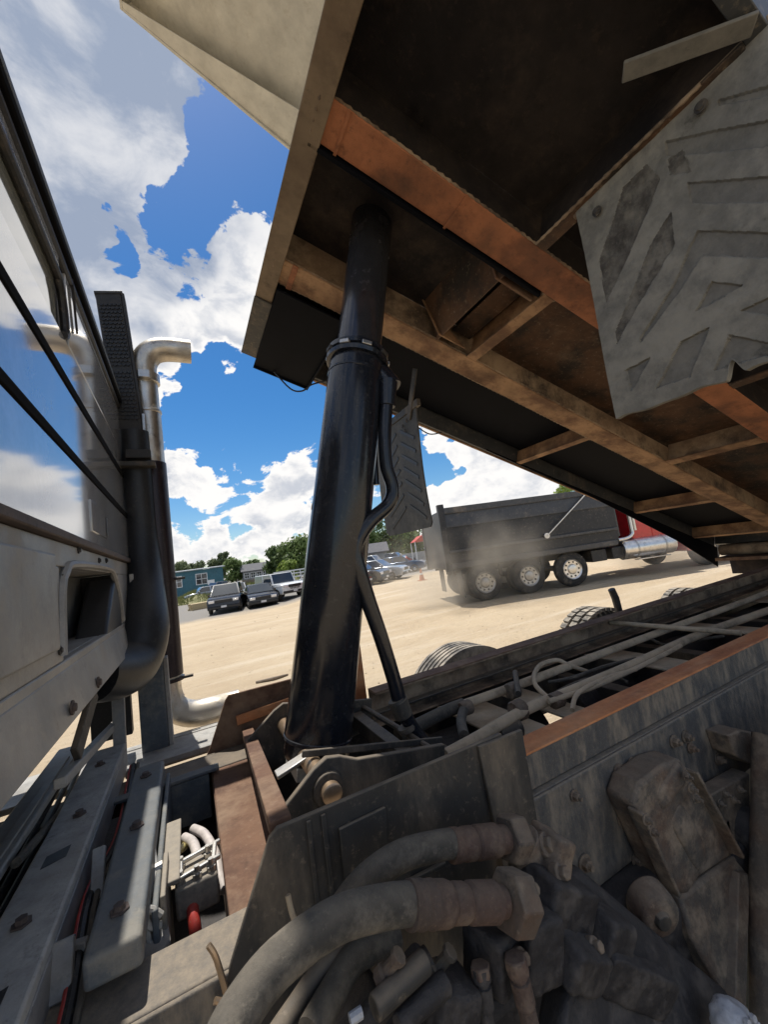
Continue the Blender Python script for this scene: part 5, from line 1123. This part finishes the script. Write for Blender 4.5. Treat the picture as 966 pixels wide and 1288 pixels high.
# ---- trees
def tree(name, label, loc, h, rad, leaf, seed, n=3000, ls=.30, trunk=.35, group='trees behind the yard', bark='bark', sparse=1.0):
    rnd = random.Random(seed); e = empty(name, loc); tag(e, label, 'tree', group)
    lobes = []; zc = h * (trunk + (1 - trunk) / 2)
    for k in range(16):
        a = rnd.uniform(0, 6.283); rr = rad * rnd.uniform(.1, .72); z = zc + (h*(1-trunk)/2) * rnd.uniform(-.75, .72)
        taper = 1 - .45 * max(0, (z - zc) / (h*(1-trunk)/2)); lobes.append((Vector((math.cos(a)*rr*taper, math.sin(a)*rr*taper, z)), rad * rnd.uniform(.26, .46)))
    tb = MB().tube([(0, 0, -.3), (.05, 0, h*.25), (-.05, .04, h*.5), (0, 0, h*.8)], [h*.030, h*.024, h*.016, h*.004], 9, steps=3)
    for c, r in lobes[:9]: tb.tube([(0, 0, h*rnd.uniform(.2, .5)), c * .6 + Vector((0, 0, h*.15)), c], [h*.012, h*.007, .01], 6, steps=2)
    tb.build('trunk', bark, e)
    mb = MB()
    for k in range(n):
        c, r = lobes[rnd.randrange(len(lobes))]
        d = Vector((rnd.gauss(0, 1), rnd.gauss(0, 1), rnd.gauss(0, 1))).normalized(); p = c + d * r * (rnd.random() ** .45) * Vector((1, 1, .8)).length / 1.6
        s = ls * rnd.uniform(.5, 1.2); u = (d + Vector((rnd.uniform(-1, 1), rnd.uniform(-1, 1), rnd.uniform(-.6, 1)))).normalized(); a = u.orthogonal().normalized(); b = u.cross(a)
        a = a * s; b = b * s * .7
        mb.add([p - a, p - b * .6 + a*.2, p + a, p + b], [(0, 1, 2, 3)])
    mb.build('crown', leaf, e, smooth=0)
    return e
def tr_at(px, Y, ztop_py):
    a = at(px, ztop_py, Y=Y); return a
TREES = [  # px, py of the top, depth Y, crown radius, leaf, label
 (372, 677, 62, 3.6, 'leaf_mid', 'large round green tree beside the black cylinder'),
 (345, 690, 66, 2.8, 'leaf_dark', 'dark green tree left of the large round tree'),
 (360, 706, 56, 1.7, 'leaf_bright', 'low bright yellow green bush in front of the large round tree'),
 (275, 690, 84, 2.3, 'leaf_pale', 'airy pale green tree rising behind the teal building'),
 (294, 700, 80, 2.2, 'leaf_mid', 'mid green tree between the teal building and the grey house'),
 (246, 704, 96, 2.6, 'leaf_pale', 'pale tree low behind the roof of the teal building'),
 (318, 704, 100, 2.5, 'leaf_dark', 'dark tree behind the grey house'),
 (228, 706, 90, 2.5, 'leaf_pale', 'pale tree at the left end of the teal building roof'),
 (452, 640, 60, 4.8, 'leaf_dark', 'tall dark tree behind the plank shed'),
 (488, 660, 62, 4.0, 'leaf_dark', 'broad dark tree right of the plank shed'),
 (515, 664, 66, 4.0, 'leaf_mid', 'green tree behind the red canopy'),
 (548, 664, 64, 4.0, 'leaf_mid', 'green tree at the tail of the black dump truck'),
 (700, 606, 34, 2.6, 'leaf_bright', 'bright green treetop above the black dump body'),
 (740, 604, 38, 3.2, 'leaf_mid', 'green tree behind the front of the dump body'),
]
for i, (px, py, Y, rad, leaf, lb) in enumerate(TREES):
    top = at(px, py, Y=Y); z0 = -.47 if px < 400 else 0
    tree('leafy_tree' if 'bush' not in lb else 'leafy_bush', lb, (top.x, Y, z0), top.z - z0, rad, leaf, 20 + i, n=3200, ls=.32 if Y > 50 else .22, trunk=.10 if 'bush' in lb else .22, bark='barkpale' if i == 12 else 'bark')
# far wood along the horizon
def wood():
    mb = MB(); rnd = random.Random(99)
    for k in range(9000):
        t = rnd.random(); ang = R(-40 + 150 * t); d = 130 + 18*math.sin(t*31) + rnd.uniform(0, 14)
        x = d*math.cos(ang) ; y = d*math.sin(ang) if math.sin(ang) > -.5 else -60
        hmax = 5.2 + 2.2*noise.noise((t*38, 0, 0)) + 1.4*noise.noise((t*130, 3, 0)); z = rnd.uniform(-.3, hmax)
        s = rnd.uniform(.4, .9); a = Vector((rnd.uniform(-1,1), rnd.uniform(-1,1), rnd.uniform(-1,1))).normalized()*s; b = a.orthogonal().normalized()*s*.8; p = Vector((x, y, z))
        mb.add([p - a, p - b, p + a, p + b], [(0, 1, 2, 3)])
    tag(mb.build('far_wood', 'leaf_dark', smooth=0), 'far-off belt of green woodland along the horizon', 'woodland', kind='stuff')
wood()

# ---- a stick and litter on the sand
p = at(345, 856, Z=0); q2 = at(372, 850, Z=0)
tag(MB().tube([at(322, 858, Z=.02), at(345, 853, Z=.03), at(362, 848, Z=.02)], [.02, .026, .014], 8, steps=3).build('broken_stick', 'wood'), 'broken weathered stick lying on the sand left of the cylinder', 'stick')

# ---- dust stirred up by the passing truck
def dust(name, cen, size, dens, seed, rz):
    bm = bmesh.new(); bmesh.ops.create_icosphere(bm, subdivisions=3, radius=1)
    for v in bm.verts: v.co = Vector((v.co.x*size[0], v.co.y*size[1], v.co.z*size[2]))
    me = bpy.data.meshes.new(name); bm.to_mesh(me); bm.free()
    m = bpy.data.materials.new(name); m.use_nodes = True; N = m.node_tree.nodes; L = m.node_tree.links; N.clear()
    o_ = N.new('ShaderNodeOutputMaterial'); v = N.new('ShaderNodeVolumePrincipled'); v.inputs['Color'].default_value = (.88, .80, .68, 1); v.inputs['Anisotropy'].default_value = .2
    tcx = N.new('ShaderNodeTexCoord'); mp = N.new('ShaderNodeMapping'); mp.inputs['Scale'].default_value = tuple(1/s for s in size); L.new(tcx.outputs['Object'], mp.inputs[0])
    ln = N.new('ShaderNodeVectorMath'); ln.operation = 'LENGTH'; L.new(mp.outputs[0], ln.inputs[0])
    fo = N.new('ShaderNodeMapRange'); fo.interpolation_type = 'SMOOTHSTEP'; L.new(ln.outputs['Value'], fo.inputs[0]); fo.inputs[1].default_value = 1; fo.inputs[2].default_value = .15
    n = N.new('ShaderNodeTexNoise'); L.new(tcx.outputs['Object'], n.inputs['Vector']); n.inputs['Scale'].default_value = .8; n.inputs['Detail'].default_value = 4
    nr = N.new('ShaderNodeMapRange'); L.new(n.outputs[0], nr.inputs[0]); nr.inputs[1].default_value = .42; nr.inputs[2].default_value = .68
    mu = N.new('ShaderNodeMath'); mu.operation = 'MULTIPLY'; L.new(fo.outputs[0], mu.inputs[0]); L.new(nr.outputs[0], mu.inputs[1])
    m2 = N.new('ShaderNodeMath'); m2.operation = 'MULTIPLY'; L.new(mu.outputs[0], m2.inputs[0]); m2.inputs[1].default_value = dens
    L.new(m2.outputs[0], v.inputs['Density']); L.new(v.outputs[0], o_.inputs['Volume']); me.materials.append(m)
    o = bpy.data.objects.new(name, me); col.objects.link(o); o.location = cen; o.rotation_euler.z = rz
    return o
tag(dust('dust_cloud', (7.3, 9.6, .9), (3.4, 2.2, 2.2), .85, 1, R(-20)), 'pale dust hanging around the tail of the black dump truck', 'dust', kind='stuff')
tag(dust('dust_cloud', (13.4, 7.3, .5), (2.1, 1.1, .75), 1.2, 2, R(-20)), 'pale dust kicked up by the front wheels of the black dump truck', 'dust', kind='stuff')
